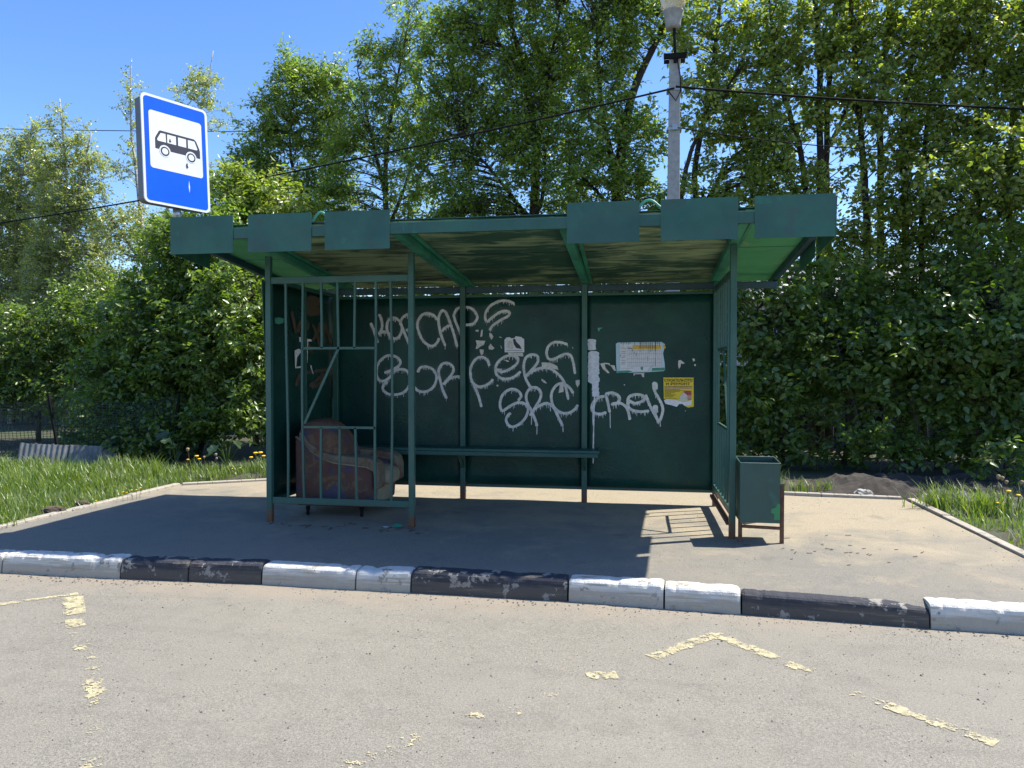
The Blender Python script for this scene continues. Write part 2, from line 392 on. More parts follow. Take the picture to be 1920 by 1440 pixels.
def sheet(name, xs, ys, zf, mat, kindv='structure', keep=None):
    v = [(x, y, zf(x, y)) for y in ys for x in xs]; n = len(xs); f = []
    for j in range(len(ys)-1):
        for i in range(n-1):
            if keep is None or keep((xs[i]+xs[i+1])/2, (ys[j]+ys[j+1])/2): f.append((j*n+i, j*n+i+1, (j+1)*n+i+1, (j+1)*n+i))
    mb = MB(); mb.v = v; mb.f = f
    o = mb.build(name, mat, smooth=True); return kind(o, kindv)

gx = [-600, -200, -60, -25] + list(np.linspace(-14, 12, 53)) + [25, 60, 200, 600]
gy = [-600, -100, -20, 4, 5.14, 5.16] + list(np.linspace(5.4, 16, 43)) + [20, 40, 150, 900]
def gz(x, y):
    if y < 5.15: return -.20
    z = -.035
    out = max(0, -5.9-x, x-3.15, y-9.3)
    if out > 0: z += min(.06, out*.05) + .035*nz(x*.9, y*.9, 3)*min(1, out*2)
    if abs(x) > 200 or y > 100: z = -.05
    return z
sheet('ground', gx, gy, gz, M['ground'])
sheet('road', [-600, -100, -30] + list(np.linspace(-12, 10, 89)) + [30, 100, 600], [-300, -60, -12] + list(np.linspace(-3, 5.12, 41)),
      lambda x, y: -.15 + (.007*nz(x*.6, y*.6) + .004*nz(x*2, y*2, 5))*(abs(x) < 20), M['road'])
def pv(x, y): return .003 + .008*nz(x*.8, y*.8, 9) + .003*nz(x*3, y*3, 2) - .035*max(0, min(1, (kerb_y(x)+.145-y)/.07)) - .004
PX0, PX1, PY1 = -5.66, 2.94, 8.98
mb = MB(); xs = np.linspace(PX0, PX1, 120); ts = np.linspace(0, 1, 56); n = len(xs)
for t in ts:
    for x in xs:
        y0 = kerb_y(x)+.05; y1 = PY1 - max(0, (x-1.2))*.09 - max(0, (-4.7-x))*.45
        y = y0+(y1-y0)*t; mb.v.append((x, y, pv(x, y)))
mb.f = [(j*n+i, j*n+i+1, (j+1)*n+i+1, (j+1)*n+i) for j in range(len(ts)-1) for i in range(n-1)]
kind(mb.build('pavement', M['pave'], smooth=True), 'structure')

# painted kerb stones
kcol = ['b', 'w', 'w', 'k', 'k', 'w', 'w', 'k', 'w', 'w', 'k', 'w', 'k']
klab = ['black painted kerb stone beyond the left end of the row', 'white painted kerb stone at the left end with a broken tip',
        'long white kerb stone leftmost in the photo, in front of the shelter shadow',
        'short black kerb stone right of the leftmost white one', 'black kerb stone with worn end left of the yellowish flaking white pair',
        'white kerb stone with yellow flaking patches, below the armchair', 'short white kerb stone wedged between a flaking white one and a chipped black one',
        'long black kerb stone with grey chipped top, below the bench', 'clean white kerb stone right of the long chipped black one',
        'short white kerb stone with rusty scuffs left of the sand-covered black one',
        'longest black kerb stone, top half buried in grit and right end broken', 'white kerb stone at the right edge of the photo',
        'black kerb stone past the right edge']
for i in range(len(KERB)-1):
    (ax, ay), (bx, by) = KERB[i], KERB[i+1]
    if i in (0, 12): pass
    a = Vector((ax, ay, 0)); b = Vector((bx, by, 0)); d = (b-a); L = d.length; d.normalize(); nrm = Vector((-d.y, d.x, 0))
    prof = [(0.0, -.19), (.006, -.10), (.013, -.034), (.018, -.018), (.030, -.006), (.05, .0), (.10, .002), (.15, .001), (.152, -.19)]
    ns = max(8, int(L/.018)); mb = MB(); gap = .006
    dz = random.uniform(-.004, .006) + {1: -.006, 10: -.012}.get(i, 0)
    tilt = random.uniform(-.006, .006)
    for k in range(ns+1):
        t = gap + (L-2*gap)*k/ns; e = min(t, L-t)
        rnd = max(0, .03-e)/.03
        big = max(0, nz(t*5+i*7.3, i*3.1, 1.7)-.15)*.07 + max(0, nz(t*15+i*3.3, i*1.1, 4.7)-.22)*.06
        for (q, z) in prof:
            top = max(0, (z+.06)/.06)
            p = a + d*t + nrm*(q + (.004*nz(t*9, z*30, i)) + top*(big*.7 + rnd*rnd*.012)*(1 if q < .08 else 0))
            zz = z + dz + tilt*(k/ns-.5)*2 - top*(big*.35 + rnd*rnd*.010 + .004*abs(nz(t*14, q*20, i+9)))
            if i == 10: zz -= top*max(0, (k/ns-.80))*.07 
            if i == 1: zz -= top*max(0, .25-k/ns)*.1
            mb.v.append((p.x, p.y, zz))
    m = len(prof)
    for k in range(ns):
        for j in range(m-1): mb.f.append((k*m+j, (k+1)*m+j, (k+1)*m+j+1, k*m+j+1))
    mb.f += [tuple(range(m)), tuple(range(ns*m+m-1, ns*m-1, -1))]
    o = mb.build('kerb_stone', M['kwhite'] if kcol[i] == 'w' else M['kblack'], origin=((ax+bx)/2, (ay+by)/2, 0), smooth=False)
    tag(o, klab[i], 'kerb stone', 'painted kerb stones along the road')

# thin edging stones round the pavement
def edging(a, b, n, lab, wd=.085, ht=.16):
    a, b = Vector(a), Vector(b)
    for k in range(n):
        p = a+(b-a)*((k+.004)/n); q = a+(b-a)*((k+.996)/n); mb = MB()
        dz = random.uniform(-.006, .012)
        pts = [p+(q-p)*(t/6) for t in range(7)]
        for p0, p1 in zip(pts, pts[1:]): mb.beam(p0+Vector((0, 0, dz-ht/2+.022)), p1+Vector((0, 0, dz-ht/2+.022)), wd, ht)
        o = mb.build('edging_stone', M['kconc'], origin=(p+q)/2, bevel=.008)
        tag(o, lab(k), 'edging stone', 'concrete edging round the pavement')
ordn = ['first', 'second', 'third', 'fourth', 'fifth', 'sixth', 'seventh', 'eighth']
edging((-5.75, 5.0, 0), (-5.63, 8.45, 0), 4, lambda k: f'{ordn[k]} concrete edging stone from the road along the left grass verge')
edging((-5.60, 8.50, 0), (-4.70, 9.03, 0), 1, lambda k: 'slanting concrete edging stone at the rear left pavement corner by the dandelions')
edging((-4.64, 9.05, 0), (1.22, 9.05, 0), 6, lambda k: f'{ordn[k]} concrete edging stone from the left behind the shelter back wall')
edging((1.26, 9.03, 0), (2.92, 8.86, 0), 2, lambda k: ['dull concrete edging stone behind the litter bin', 'dull concrete edging stone at the foot of the rubble heap'][k])
edging((3.0, 8.80, 0), (2.99, 5.0, 0), 4, lambda k: f'{ordn[k]} pale concrete edging stone from the rubble heap along the right verge')

# ------------------------------------------------------------------ worn yellow zigzag marking
mb = MB()
def yline(pts, wd, thr, seed):
    P = [at_z(u, v, -.15) for u, v in pts]; c = .0052
    for a, b in zip(P, P[1:]):
        d = (b-a); L = d.length; d.normalize(); nn = Vector((-d.y, d.x, 0))
        for i in range(int(L/c)):
            for j in range(int(wd/c)):
                q = a + d*((i+.5)*c) + nn*((j+.5)*c-wd/2)
                s = nz(q.x*7, q.y*7, seed)*.7 + nz(q.x*22, q.y*22, seed+4)*.75 + nz(q.x*60, q.y*60, seed)*.55 + nz(q.x*170, q.y*170, seed)*.5 - .08
                e = 1-abs((j+.5)*c/wd*2-1)
                if s + min(e*.9, .42) - .33 < thr: continue
                z = -.15 + .007*nz(q.x*.6, q.y*.6) + .004*nz(q.x*2, q.y*2, 5) + .004
                h = c*.5
                mb.add([(q.x-d.x*h-nn.x*h, q.y-d.y*h-nn.y*h, z), (q.x+d.x*h-nn.x*h, q.y+d.y*h-nn.y*h, z), (q.x+d.x*h+nn.x*h, q.y+d.y*h+nn.y*h, z), (q.x-d.x*h+nn.x*h, q.y-d.y*h+nn.y*h, z)], [(0, 1, 2, 3)])
yline([(-260, 1172), (148, 1112)], .07, -.25, 1)
yline([(136, 1118), (140, 1152)], .13, -.25, 2)
yline([(140, 1160), (142, 1176)], .11, -.18, 2.4)
yline([(143, 1185), (180, 1285)], .12, .36, 3)
yline([(180, 1285), (178, 1440)], .12, .42, 3.5)
yline([(1222, 1234), (1345, 1190)], .10, -.12, 5)
yline([(1340, 1190), (1455, 1236)], .10, -.14, 6)
yline([(1476, 1246), (1530, 1258)], .10, -.22, 7)
yline([(1600, 1300), (1660, 1322)], .1, .4, 8)
yline([(1662, 1324), (1870, 1396)], .09, -.06, 9)
yline([(1100, 1268), (1158, 1266)], .10, -.05, 10)
yline([(960, 1340), (1040, 1295)], .1, .30, 11)
yline([(880, 1348), (905, 1340)], .09, .22, 12)
yline([(640, 1440), (790, 1380)], .11, .33, 13)
o = mb.build('road_marking', M['ymark']); kind(o, 'structure')

# ------------------------------------------------------------------ the bus shelter
SH = thing('bus_shelter', 'dark green metal bus shelter with graffiti on its back wall and square fascia plates', 'bus shelter', (-1.28, 7.3, 0))
XP = (-3.43, -2.03, .82)                    # front posts
YF, YB = 6.60, 8.13
XB = (-3.40, -1.905, -.550, .835)           # rear posts
def rz(y): return 2.653 - .093*(y-5.92)     # top line of the roof beams
for x in XP:
    MB().box(x-.027, x+.027, YF-.027, YF+.027, -.01, rz(YF)-.075).build('front_post', M['paint'], SH, bevel=.006)
for x in XB:
    MB().box(x-.03, x+.03, YB-.035, YB+.02, -.01, rz(YB)-.075).build('rear_post', M['paint'], SH, bevel=.006)
# beams under the roof
for x0, x1 in ((-3.34, -3.34), (-1.99, -1.89), (-.575, -.545), (.82, .825)):
    mb = MB(); mb.beam((x0, 5.95, rz(5.95)-.038), (x1, 8.40, rz(8.40)-.038), .075, .076)
    mb.beam((x0+.09, 5.95, rz(5.95)-.014), (x1+.05, 8.40, rz(8.40)-.014), .035, .026)
    mb.build('roof_beam', M['beam'], SH, bevel=.005)
MB().beam((-3.96, 5.925, rz(5.92)-.046), (1.455, 5.925, rz(5.92)-.046), .045, .092).build('front_beam', M['fascia'], SH, bevel=.005)
MB().beam((-3.96, 8.16, rz(8.16)-.112), (1.455, 8.16, rz(8.16)-.112), .05, .072).build('rear_beam', M['beamblue'], SH, bevel=.005)
for x in (-3.945, 1.44):
    mb = MB(); mb.beam((x, 5.955, rz(5.95)-.035), (x, 8.46, rz(8.46)-.035), .05, .066); mb.build('edge_rail', M['beamblue'], SH, bevel=.004)
# roof boards
bays = [(-3.97, -3.34, 'under_green'), (-3.335, -1.955, 'under_beige'), (-1.95, -.565, 'under_mix'), (-.56, .82, 'under_half'), (.825, 1.465, 'under_green')]
for x0, x1, mt in bays:
    mb = MB()
    for y0, y1, s in ((5.95, 7.018, 0), (7.026, 8.5, 0)):
        v = [(x0, y0, rz(y0)+.001), (x1, y0, rz(y0)+.001), (x1, y1, rz(y1)+.001), (x0, y1, rz(y1)+.001)]
        v += [(a, b, c+.022) for a, b, c in v]
        mb.add(v, [(3, 2, 1, 0), (4, 5, 6, 7), (0, 1, 5, 4), (1, 2, 6, 5), (2, 3, 7, 6), (3, 0, 4, 7)])
    mb.build('roof_board', M[mt], SH)
mb = MB(); v = [(-3.975, 5.93, rz(5.93)+.027), (1.47, 5.93, rz(5.93)+.027), (1.47, 8.52, rz(8.52)+.027), (-3.975, 8.52, rz(8.52)+.027)]
v += [(a, b, c+.006) for a, b, c in v]
mb.add(v, [(3, 2, 1, 0), (4, 5, 6, 7), (0, 1, 5, 4), (1, 2, 6, 5), (2, 3, 7, 6), (3, 0, 4, 7)]); mb.build('roof_sheet', M['fascia'], SH)
# fascia plates, each very slightly out of true
plates = [(-3.975, -3.390), (-3.252, -2.682), (-2.562, -1.997), (-.540, .024), (.187, .765), (.885, 1.467)]
def warped(mb, fn, a0, a1, b0, b1, th, seed, na=8, nb=5):
    o = len(mb.v)
    for s in (0, 1):
        for j in range(nb+1):
            for i in range(na+1):
                a = a0+(a1-a0)*i/na; b = b0+(b1-b0)*j/nb
                mb.v.append(tuple(fn(a, b, s*th + .006*nz(a*3+seed, b*4, seed))))
    N = (na+1)*(nb+1)
    for j in range(nb):
        for i in range(na):
            q = (j*(na+1)+i, j*(na+1)+i+1, (j+1)*(na+1)+i+1, (j+1)*(na+1)+i)
            mb.f.append(tuple(o+k for k in q)); mb.f.append(tuple(o+N+k for k in reversed(q)))
    per = [(i) for i in range(na+1)] + [(j*(na+1)+na) for j in range(1, nb+1)] + [(nb*(na+1)+i) for i in range(na-1, -1, -1)] + [(j*(na+1)) for j in range(nb-1, 0, -1)]
    for a, b in zip(per, per[1:]+per[:1]): mb.f.append((o+b, o+a, o+N+a, o+N+b))
for k, (x0, x1) in enumerate(plates):
    mb = MB(); warped(mb, lambda a, b, d: (a, 5.900-d, b), x0, x1, 2.441, 2.760, .004, k*3.1)
    mb.build('fascia_plate', M['fascia'], SH, smooth=False)
for x, sg in ((-3.985, -1), (1.479, 1)):
    for y0, y1 in (((5.92, 6.52),) if sg < 0 else ((5.92, 6.52), (6.60, 7.20))):
        mb = MB(); zc = rz((y0+y1)/2)
        warped(mb, lambda a, b, d: (x+sg*d, a, b - .093*(a-(y0+y1)/2)), y0, y1, zc-.20, zc+.10, .004, y0+x)
        mb.build('fascia_plate', M['fascia'], SH)
for u0, u1, n in ((-2.70, -2.54, 1), (-.02, .215, 1)):
    pts = []; 
    for i in range(25):
        t = i/24; x = u0-.10+(u1-u0+.20)*t; pts.append((x, 5.955, rz(5.95)+.030+.092*(.5-.5*math.cos(2*math.pi*min(1, max(0, (x-u0+.03)/(u1-u0+.06)))))))
    MB().tube(pts, .011, 8).build('wave_trim', M['wave'], SH, smooth=True)
# back wall panels
WY = YB+.024
seams = [(-3.43, -1.906), (-1.904, -.551), (-.549, .845)]
for k, (x0, x1) in enumerate(seams):
    mb = MB(); warped(mb, lambda a, b, d: (a, WY+d*.4+.0006, b), x0, x1, .135, 2.275, .006, k*2.7, 14, 16)
    mb.build('back_wall', M['wall'], SH, smooth=True)
for zz_ in (2.262, .150):
    for x0, x1 in ((-3.37, -1.936), (-1.874, -.581), (-.519, .805)):
        MB().beam((x0, WY-.016, zz_), (x1, WY-.016, zz_), .024, .03).build('wall_rail', M['paint'], SH, bevel=.003)
# solid left side wall
mb = MB(); warped(mb, lambda a, b, d: (-3.452-d, a, b), 6.60, 8.16, .19, 2.285, .006, 8.8, 12, 14)
LW = mb.build('side_wall', M['wall'], SH, smooth=True)
mb = MB(); mb.beam((-3.43, 6.63, 2.29), (-3.43, 8.09, 2.29), .04, .04); mb.beam((-3.43, 6.63, .20), (-3.43, 8.09, .20), .04, .04); mb.beam((-3.43, 7.38, .22), (-3.43, 7.38, 2.27), .03, .03)
mb.build('side_rail', M['paint'], SH, bevel=.004)
MB().prism([(6.55, 2.30), (6.63, 2.28), (6.63, 1.2), (6.60, 1.5)], lambda a, b, d: (-3.468-d-.12*max(0, b-1.6)*(6.66-a), a, b), 0, .003).build('bent_sheet_edge', M['paint'], SH)
# grilles
def grille(fn, uax, first):
    # s = 0..1 across, z; fn(s, z) -> world
    zt, zb = 2.285, .205
    fr = MB(); A = fn(.02, zt); B = fn(.98, zt)
    fr.beam(A, B, .035, .062)
    g = fr.build('grille_frame', M['bar'], SH, bevel=.004)
    MB().beam(fn(.02, zb), fn(.98, zb), .035, .062).build('bottom_rail', M['bar'], g, bevel=.004)
    sx = [.128, .242, .372, .496, .612, .752, .862]
    wob = lambda k, z: .006*math.sin(z*2.3+k*1.9)
    def bar(k, z0, z1, s0=None, s1=None):
        s0 = sx[k] if s0 is None else s0; s1 = sx[k] if s1 is None else s1
        pts = [fn(s0+(s1-s0)*t/6+wob(k, z0+(z1-z0)*t/6), z0+(z1-z0)*t/6) for t in range(7)]
        mb = MB()
        for a, b in zip(pts, pts[1:]): mb.beam(a, b, .020, .020, uax)
        mb.build('bar', M['bar'], g)
    zm, zl = 1.645, .905
    for k in (0, 1, 5, 6): bar(k, zb+.03, zt-.03)
    for k in (2, 3, 4): bar(k, zm, zt-.03); bar(k, zb+.03, zl)
    MB().beam(fn(sx[1], zm), fn(sx[5], zm), .02, .022).build('bar', M['bar'], g)
    MB().beam(fn(sx[1], zl), fn(sx[5], zl), .02, .022).build('bar', M['bar'], g)
    MB().beam(fn(sx[1]+.01, zl+.03), fn(sx[3], zm), .022, .020, uax).build('bar', M['bar'], g)
grille(lambda s, z: Vector((-3.43+1.40*s, YF, z)), (0, 1, 0), True)
grille(lambda s, z: Vector((.825, YF+1.53*s, z)), (1, 0, 0), False)
# a rusty angle with bits of mortar along the right grille foot
MB().beam((.80, 6.64, .115), (.80, 8.08, .115), .05, .03).build('foot_angle', M['rust'], SH, bevel=.004)
# bench
mb = MB()
for y0, y1 in ((7.83, 7.945), (7.955, 8.07)): mb.box(-3.36, -.375, y0, y1, .562, .592)
mb.box(-3.36, -.39, 7.838, 7.858, .515, .560)
BN = mb.build('bench', M['bench'], SH, bevel=.005)
for x in (-3.2, -1.90, -.55):
    mb = MB(); mb.beam((x, 7.86, .545), (x, 8.09, .545), .035, .03); mb.beam((x, 7.90, .53), (x, 8.09, .36), .03, .03)
    mb.build('bracket', M['bench'], BN)

# ---- graffiti: every stroke a ribbon of paint on the wall
gi = [0]
def spline(pts, n=10):
    P = [Vector((a, b, 0)) for a, b in pts]; out = []
    if len(P) < 3: return [P[0]+(P[-1]-P[0])*t/8 for t in range(9)]
    Q = [2*P[0]-P[1]]+P+[2*P[-1]-P[-2]]
    for i in range(1, len(Q)-2):
        for k in range(n):
            t = k/n; a, b, c, d = Q[i-1], Q[i], Q[i+1], Q[i+2]
            out.append(.5*((2*b)+(-a+c)*t+(2*a-5*b+4*c-d)*t*t+(-a+3*b-3*c+d)*t**3))
    out.append(P[-1]); return out
def ribbon(mb, pts, wd, place, drips=.42, rough=.11, taper=True):
    C = spline(pts); gi[0] += 1; base = .0018 + (gi[0] % 24)*.00012; k = len(C); v = []; 
    for i, p in enumerate(C):
        d = (C[min(i+1, k-1)]-C[max(i-1, 0)]); d = d.normalized() if d.length else Vector((1, 0, 0)); nn = Vector((-d.y, d.x, 0))
        ww = wd*.5*(1+rough*nz(p.x*.05+gi[0], p.y*.05)+rough*random.uniform(-.7, .7))
        if taper and (i == 0 or i == k-1): ww *= .45
        h = base + .0008*i/k
        v += [place(p.x+nn.x*ww, p.y+nn.y*ww, h), place(p.x-nn.x*ww*(1+.2*random.random()), p.y-nn.y*ww*(1+.2*random.random()), h)]
    o = len(mb.v); mb.v += [tuple(q) for q in v]; mb.f += [(o+2*i, o+2*i+1, o+2*i+3, o+2*i+2) for i in range(k-1)]
    for i in range(1, k-1):
        d = C[i+1]-C[i-1]
        if random.random() < drips*(.25+.75*abs(d.x)/(d.length+1e-6)):
            p = C[i]; x = p.x+random.uniform(-.3, .3)*wd; y0 = p.y+wd*.3; L = wd*random.choice([.5, .6, .8, .9, 1.1, 1.5]); q = wd*random.uniform(.09, .16)
            h = base+.0009
            mb.add([place(x-q, y0, h), place(x+q, y0, h), place(x+q*.6, y0+L, h), place(x-q*.6, y0+L, h)], [(0, 3, 2, 1)])
def pl5(x, y, h): p = at_y(660+x/4.3636, 540+y/4.3636, WY-.004); return Vector((p.x, WY-.004-h, p.z))
def pl6(x, y, h): p = at_y(1040+x/6.4, 600+y/6.4, WY-.004); return Vector((p.x, WY-.004-h, p.z))
line1 = [[(152, 285), (170, 325), (190, 380), (212, 450)], [(220, 215), (240, 255), (247, 310), (236, 350), (218, 380)], [(218, 378), (260, 358), (300, 372), (335, 405)],
 [(335, 243), (300, 265), (285, 310), (295, 370), (330, 410), (365, 412), (395, 385), (410, 330), (395, 280), (360, 247), (330, 243)],
 [(395, 300), (412, 248), (455, 217), (495, 232), (502, 285), (478, 330), (440, 347)], [(398, 285), (430, 370), (470, 465)],
 [(700, 262), (670, 225), (620, 207), (575, 220), (545, 260), (535, 310), (550, 370), (580, 430), (620, 465), (660, 475), (695, 450), (715, 410)],
 [(765, 475), (735, 400), (715, 320), (710, 245), (735, 188), (765, 198), (790, 250), (815, 320), (840, 400), (862, 485)], [(730, 358), (765, 325), (798, 305)],
 [(832, 225), (860, 172), (912, 158), (970, 165), (1010, 200), (1025, 245), (1000, 285), (960, 300), (895, 302)], [(830, 215), (845, 270), (870, 330), (895, 395)],
 [(1330, 130), (1280, 107), (1210, 107), (1140, 140), (1100, 190), (1090, 240), (1105, 275), (1150, 240), (1200, 205), (1250, 188), (1287, 200), (1278, 228), (1220, 260), (1160, 300), (1135, 330), (1128, 348)]]
line2 = [[(265, 695), (330, 670), (385, 635), (395, 595), (355, 560), (295, 552), (240, 585), (205, 640), (200, 710), (225, 755), (265, 760), (310, 730), (345, 685), (405, 665), (455, 685), (478, 740), (465, 805), (420, 855), (360, 872), (295, 865), (255, 830), (262, 790), (295, 770)],
 [(535, 690), (560, 652), (610, 645), (660, 665), (690, 715), (685, 770), (655, 820), (600, 848), (545, 842), (505, 805)],
 [(755, 782), (800, 730), (830, 680), (820, 635), (775, 613), (735, 625), (710, 670), (712, 710), (725, 770), (745, 840), (775, 905)], [(745, 790), (780, 755), (830, 730), (880, 727), (925, 747)],
 [(1125, 638), (1110, 592), (1065, 565), (1015, 580), (975, 640), (970, 710), (985, 770), (1030, 805), (1085, 800), (1130, 775), (1155, 745)], [(990, 772), (1015, 830), (1040, 900), (1060, 975)],
 [(1185, 672), (1230, 685), (1290, 665), (1345, 625), (1360, 580), (1330, 555), (1270, 555), (1210, 590), (1178, 640), (1180, 700), (1215, 735), (1270, 745), (1330, 725), (1382, 683)],
 [(1425, 718), (1490, 650), (1522, 600), (1515, 555), (1465, 545), (1420, 575), (1405, 640), (1415, 720), (1440, 780), (1465, 815)], [(1420, 722), (1480, 680), (1550, 655), (1620, 660), (1680, 700), (1730, 760), (1755, 840), (1770, 915)],
 [(1765, 462), (1710, 445), (1650, 445), (1605, 480), (1592, 530), (1605, 575), (1640, 585), (1700, 560), (1750, 540), (1790, 555), (1810, 610), (1825, 705)]]
line3 = [[(1360, 922), (1385, 880), (1350, 835), (1290, 830), (1235, 870), (1213, 930), (1215, 980), (1235, 1005), (1290, 970), (1350, 940), (1410, 945), (1440, 985), (1425, 1050), (1380, 1105), (1320, 1135), (1280, 1120), (1262, 1080), (1275, 1045), (1300, 1022)],
 [(1455, 1045), (1510, 960), (1542, 900), (1545, 850), (1510, 815), (1460, 820), (1427, 870), (1432, 930), (1470, 1010), (1500, 1080), (1515, 1130)], [(1480, 1000), (1540, 960), (1600, 945), (1650, 980), (1690, 1060), (1725, 1130)],
 [(1812, 862), (1780, 815), (1730, 785), (1680, 790), (1640, 840), (1630, 900), (1650, 970), (1700, 1015), (1760, 1025), (1815, 1000), (1850, 955)], [(1845, 752), (1846, 785)]]
line3b = [[(600, 915), (540, 925), (470, 980), (445, 1050), (470, 1110), (540, 1130), (622, 1110)],
 [(610, 885), (640, 1000), (660, 1110)], [(605, 888), (690, 875), (760, 905), (780, 950), (740, 1000), (675, 1012)], [(690, 1003), (790, 1000), (860, 1050), (890, 1130), (902, 1200)],
 [(890, 965), (960, 1000), (1040, 980), (1085, 940), (1040, 900), (960, 895), (895, 920), (875, 980), (890, 1050), (950, 1090), (1050, 1100), (1135, 1090)],
 [(1090, 895), (1130, 1000), (1180, 1100), (1245, 1215)], [(1200, 1020), (1205, 1120), (1250, 1215), (1290, 1130), (1295, 1040), (1250, 940), (1200, 850), (1195, 740)]]
for ln in (line1, line2):
    mb = MB()
    for s in ln: ribbon(mb, s, 20, pl5)
    g_ = mb.build('graffiti', M['graffiti'], SH); mb = MB()
    for s in ln: ribbon(mb, s, 44, lambda x, y, h: pl5(x, y, h*.25), 0, .3)
    mb.build('overspray', M['mist'], g_)
mb = MB()
for s in line3: ribbon(mb, s, 21, pl5)
for s in line3b: ribbon(mb, s, 32, pl6)
ribbon(mb, [(1198, 745), (1205, 840)], 62, pl6); ribbon(mb, [(1205, 1020), (1212, 1120)], 55, pl6)
for a, b in (((1515, 1110), (1512, 1200)), ((1470, 1030), (1468, 1120)), ((1725, 1120), (1727, 1180)), ((1620, 960), (1625, 1010))): ribbon(mb, [a, b], 7, pl5, 0)
ribbon(mb, [(664, 1100), (668, 1300)], 11, pl6, 0); ribbon(mb, [(1265, 1200), (1268, 1280)], 10, pl6, 0)
mb.build('graffiti', M['graffiti'], SH)
mb = MB()
ribbon(mb, [(446, 228), (442, 290), (446, 362)], 92, pl6, .1, .1); ribbon(mb, [(466, 372), (462, 560), (464, 762)], 124, pl6, .1, .1); ribbon(mb, [(484, 740), (488, 830), (492, 922)], 78, pl6, .1, .12)
ribbon(mb, [(480, 915), (472, 1150), (465, 1440), (462, 1720)], 13, pl6, 0, .3); ribbon(mb, [(476, 915), (458, 1160), (470, 1330)], 8, pl6, 0, .3)
mb.build('spray_smear', M['spraywhite'], SH)
def plL(x, y, h): p = at_x(460+x/2.769, 500+y/2.769, -3.443); return Vector((-3.444+h, p.y, p.z))
mb = MB()
a = [(345+22*math.cos(t*.8), 205+22*math.sin(t*.8)) for t in range(9)]
ribbon(mb, a, 60, plL, 0, .1)
for s in ([(238, 232), (252, 300), (262, 345)], [(275, 340), (285, 290), (318, 285), (322, 320), (290, 345), (322, 400), (345, 450)], [(350, 300), (372, 360), (392, 440)], [(345, 390), (375, 340), (388, 290)],
          [(405, 400), (410, 300), (452, 405), (470, 280), (468, 190)], [(262, 620), (285, 560), (330, 548), (390, 540), (430, 535)], [(330, 620), (370, 590), (400, 560), (385, 610), (340, 625), (420, 600)]):
    ribbon(mb, s, 15, plL, 0)
mb.build('faded_graffiti', M['brownspray'], SH)
# scraps of torn paper
def scrap(poly, place, mt, name='paper_scrap', parent=SH, h=.006):
    gi[0] += 1; hh = h + (gi[0] % 7)*.0002
    v = [place(x, y, hh) for x, y in poly]; mb = MB(); n = len(v)
    back = [place(x, y, hh-.0008) for x, y in poly]
    mb.add(v+back, [tuple(range(n-1, -1, -1)), tuple(range(n, 2*n))] + [(i, (i+1) % n, n+(i+1) % n, n+i) for i in range(n)])
    return mb.build(name, mt, parent)
for poly in ([(1012, 428), (1092, 432), (1080, 465), (1050, 480), (1025, 500), (1012, 498), (1022, 460)], [(1045, 500), (1080, 505), (1075, 535), (1062, 552), (1048, 530)],
             [(1118, 480), (1135, 455), (1150, 475), (1168, 492), (1150, 505), (1120, 502)], [(1058, 345), (1072, 340), (1068, 395), (1050, 400)], [(1125, 365), (1145, 375), (1158, 400), (1142, 425), (1125, 395)],
             [(1010, 345), (1035, 340), (1038, 356), (1015, 358)], [(1552, 608), (1630, 612), (1680, 640), (1690, 670), (1630, 655), (1600, 640), (1556, 668)], [(1715, 765), (1728, 770), (1732, 850), (1690, 858), (1700, 800)],
             [(1550, 742), (1575, 755), (1598, 782), (1570, 775), (1552, 758)], [(1250, 588), (1275, 590), (1288, 603), (1268, 605)], [(1182, 658), (1228, 662), (1230, 670), (1186, 668)],
             [(1188, 790), (1200, 795), (1195, 808), (1180, 800)], [(1205, 398), (1225, 402), (1224, 408), (1206, 405)], [(1215, 465), (1228, 492), (1222, 495)], [(1800, 480), (1812, 490), (1805, 497)], [(1420, 1312), (1440, 1312), (1438, 1318), (1420, 1320)]):
    scrap(poly, pl5, M['paper'])
for poly in ([(545, 525), (600, 512), (660, 520), (665, 550), (640, 530), (600, 530), (612, 575), (660, 632), (640, 640), (580, 590)], [(665, 540), (720, 545), (735, 610), (715, 610), (690, 575)],
             [(1485, 485), (1510, 480), (1562, 518), (1540, 528), (1515, 520), (1510, 560), (1490, 588), (1480, 540)], [(1650, 465), (1675, 462), (1684, 485), (1665, 500)], [(1672, 530), (1695, 530), (1690, 555), (1675, 552)],
             [(830, 770), (845, 772), (843, 785), (832, 786)], [(945, 640), (1075, 635), (1072, 690), (1050, 680), (1040, 650), (970, 650), (950, 670)], [(1560, 1085), (1575, 1088), (1568, 1098)], [(250, 730), (300, 715), (300, 770), (275, 810), (255, 770)]):
    scrap(poly, pl6, M['paper'])
for poly in ([(276, 365), (340, 378), (342, 388), (290, 392), (278, 390)], [(253, 435), (275, 425), (290, 440), (266, 470), (262, 520), (292, 515), (294, 525), (256, 527)], [(312, 395), (324, 390), (320, 500), (312, 480)], [(334, 512), (340, 512), (352, 562), (345, 550)]):
    scrap(poly, plL, M['paperwhite'])
scrap([(150, 268), (170, 262), (198, 270), (195, 290), (172, 300), (152, 294)], plL, M['wave'], 'paint_dab')
scrap([(515, 95), (575, 90), (560, 105), (545, 110), (530, 145), (520, 120)], pl6, M['wave'], 'paint_dab')

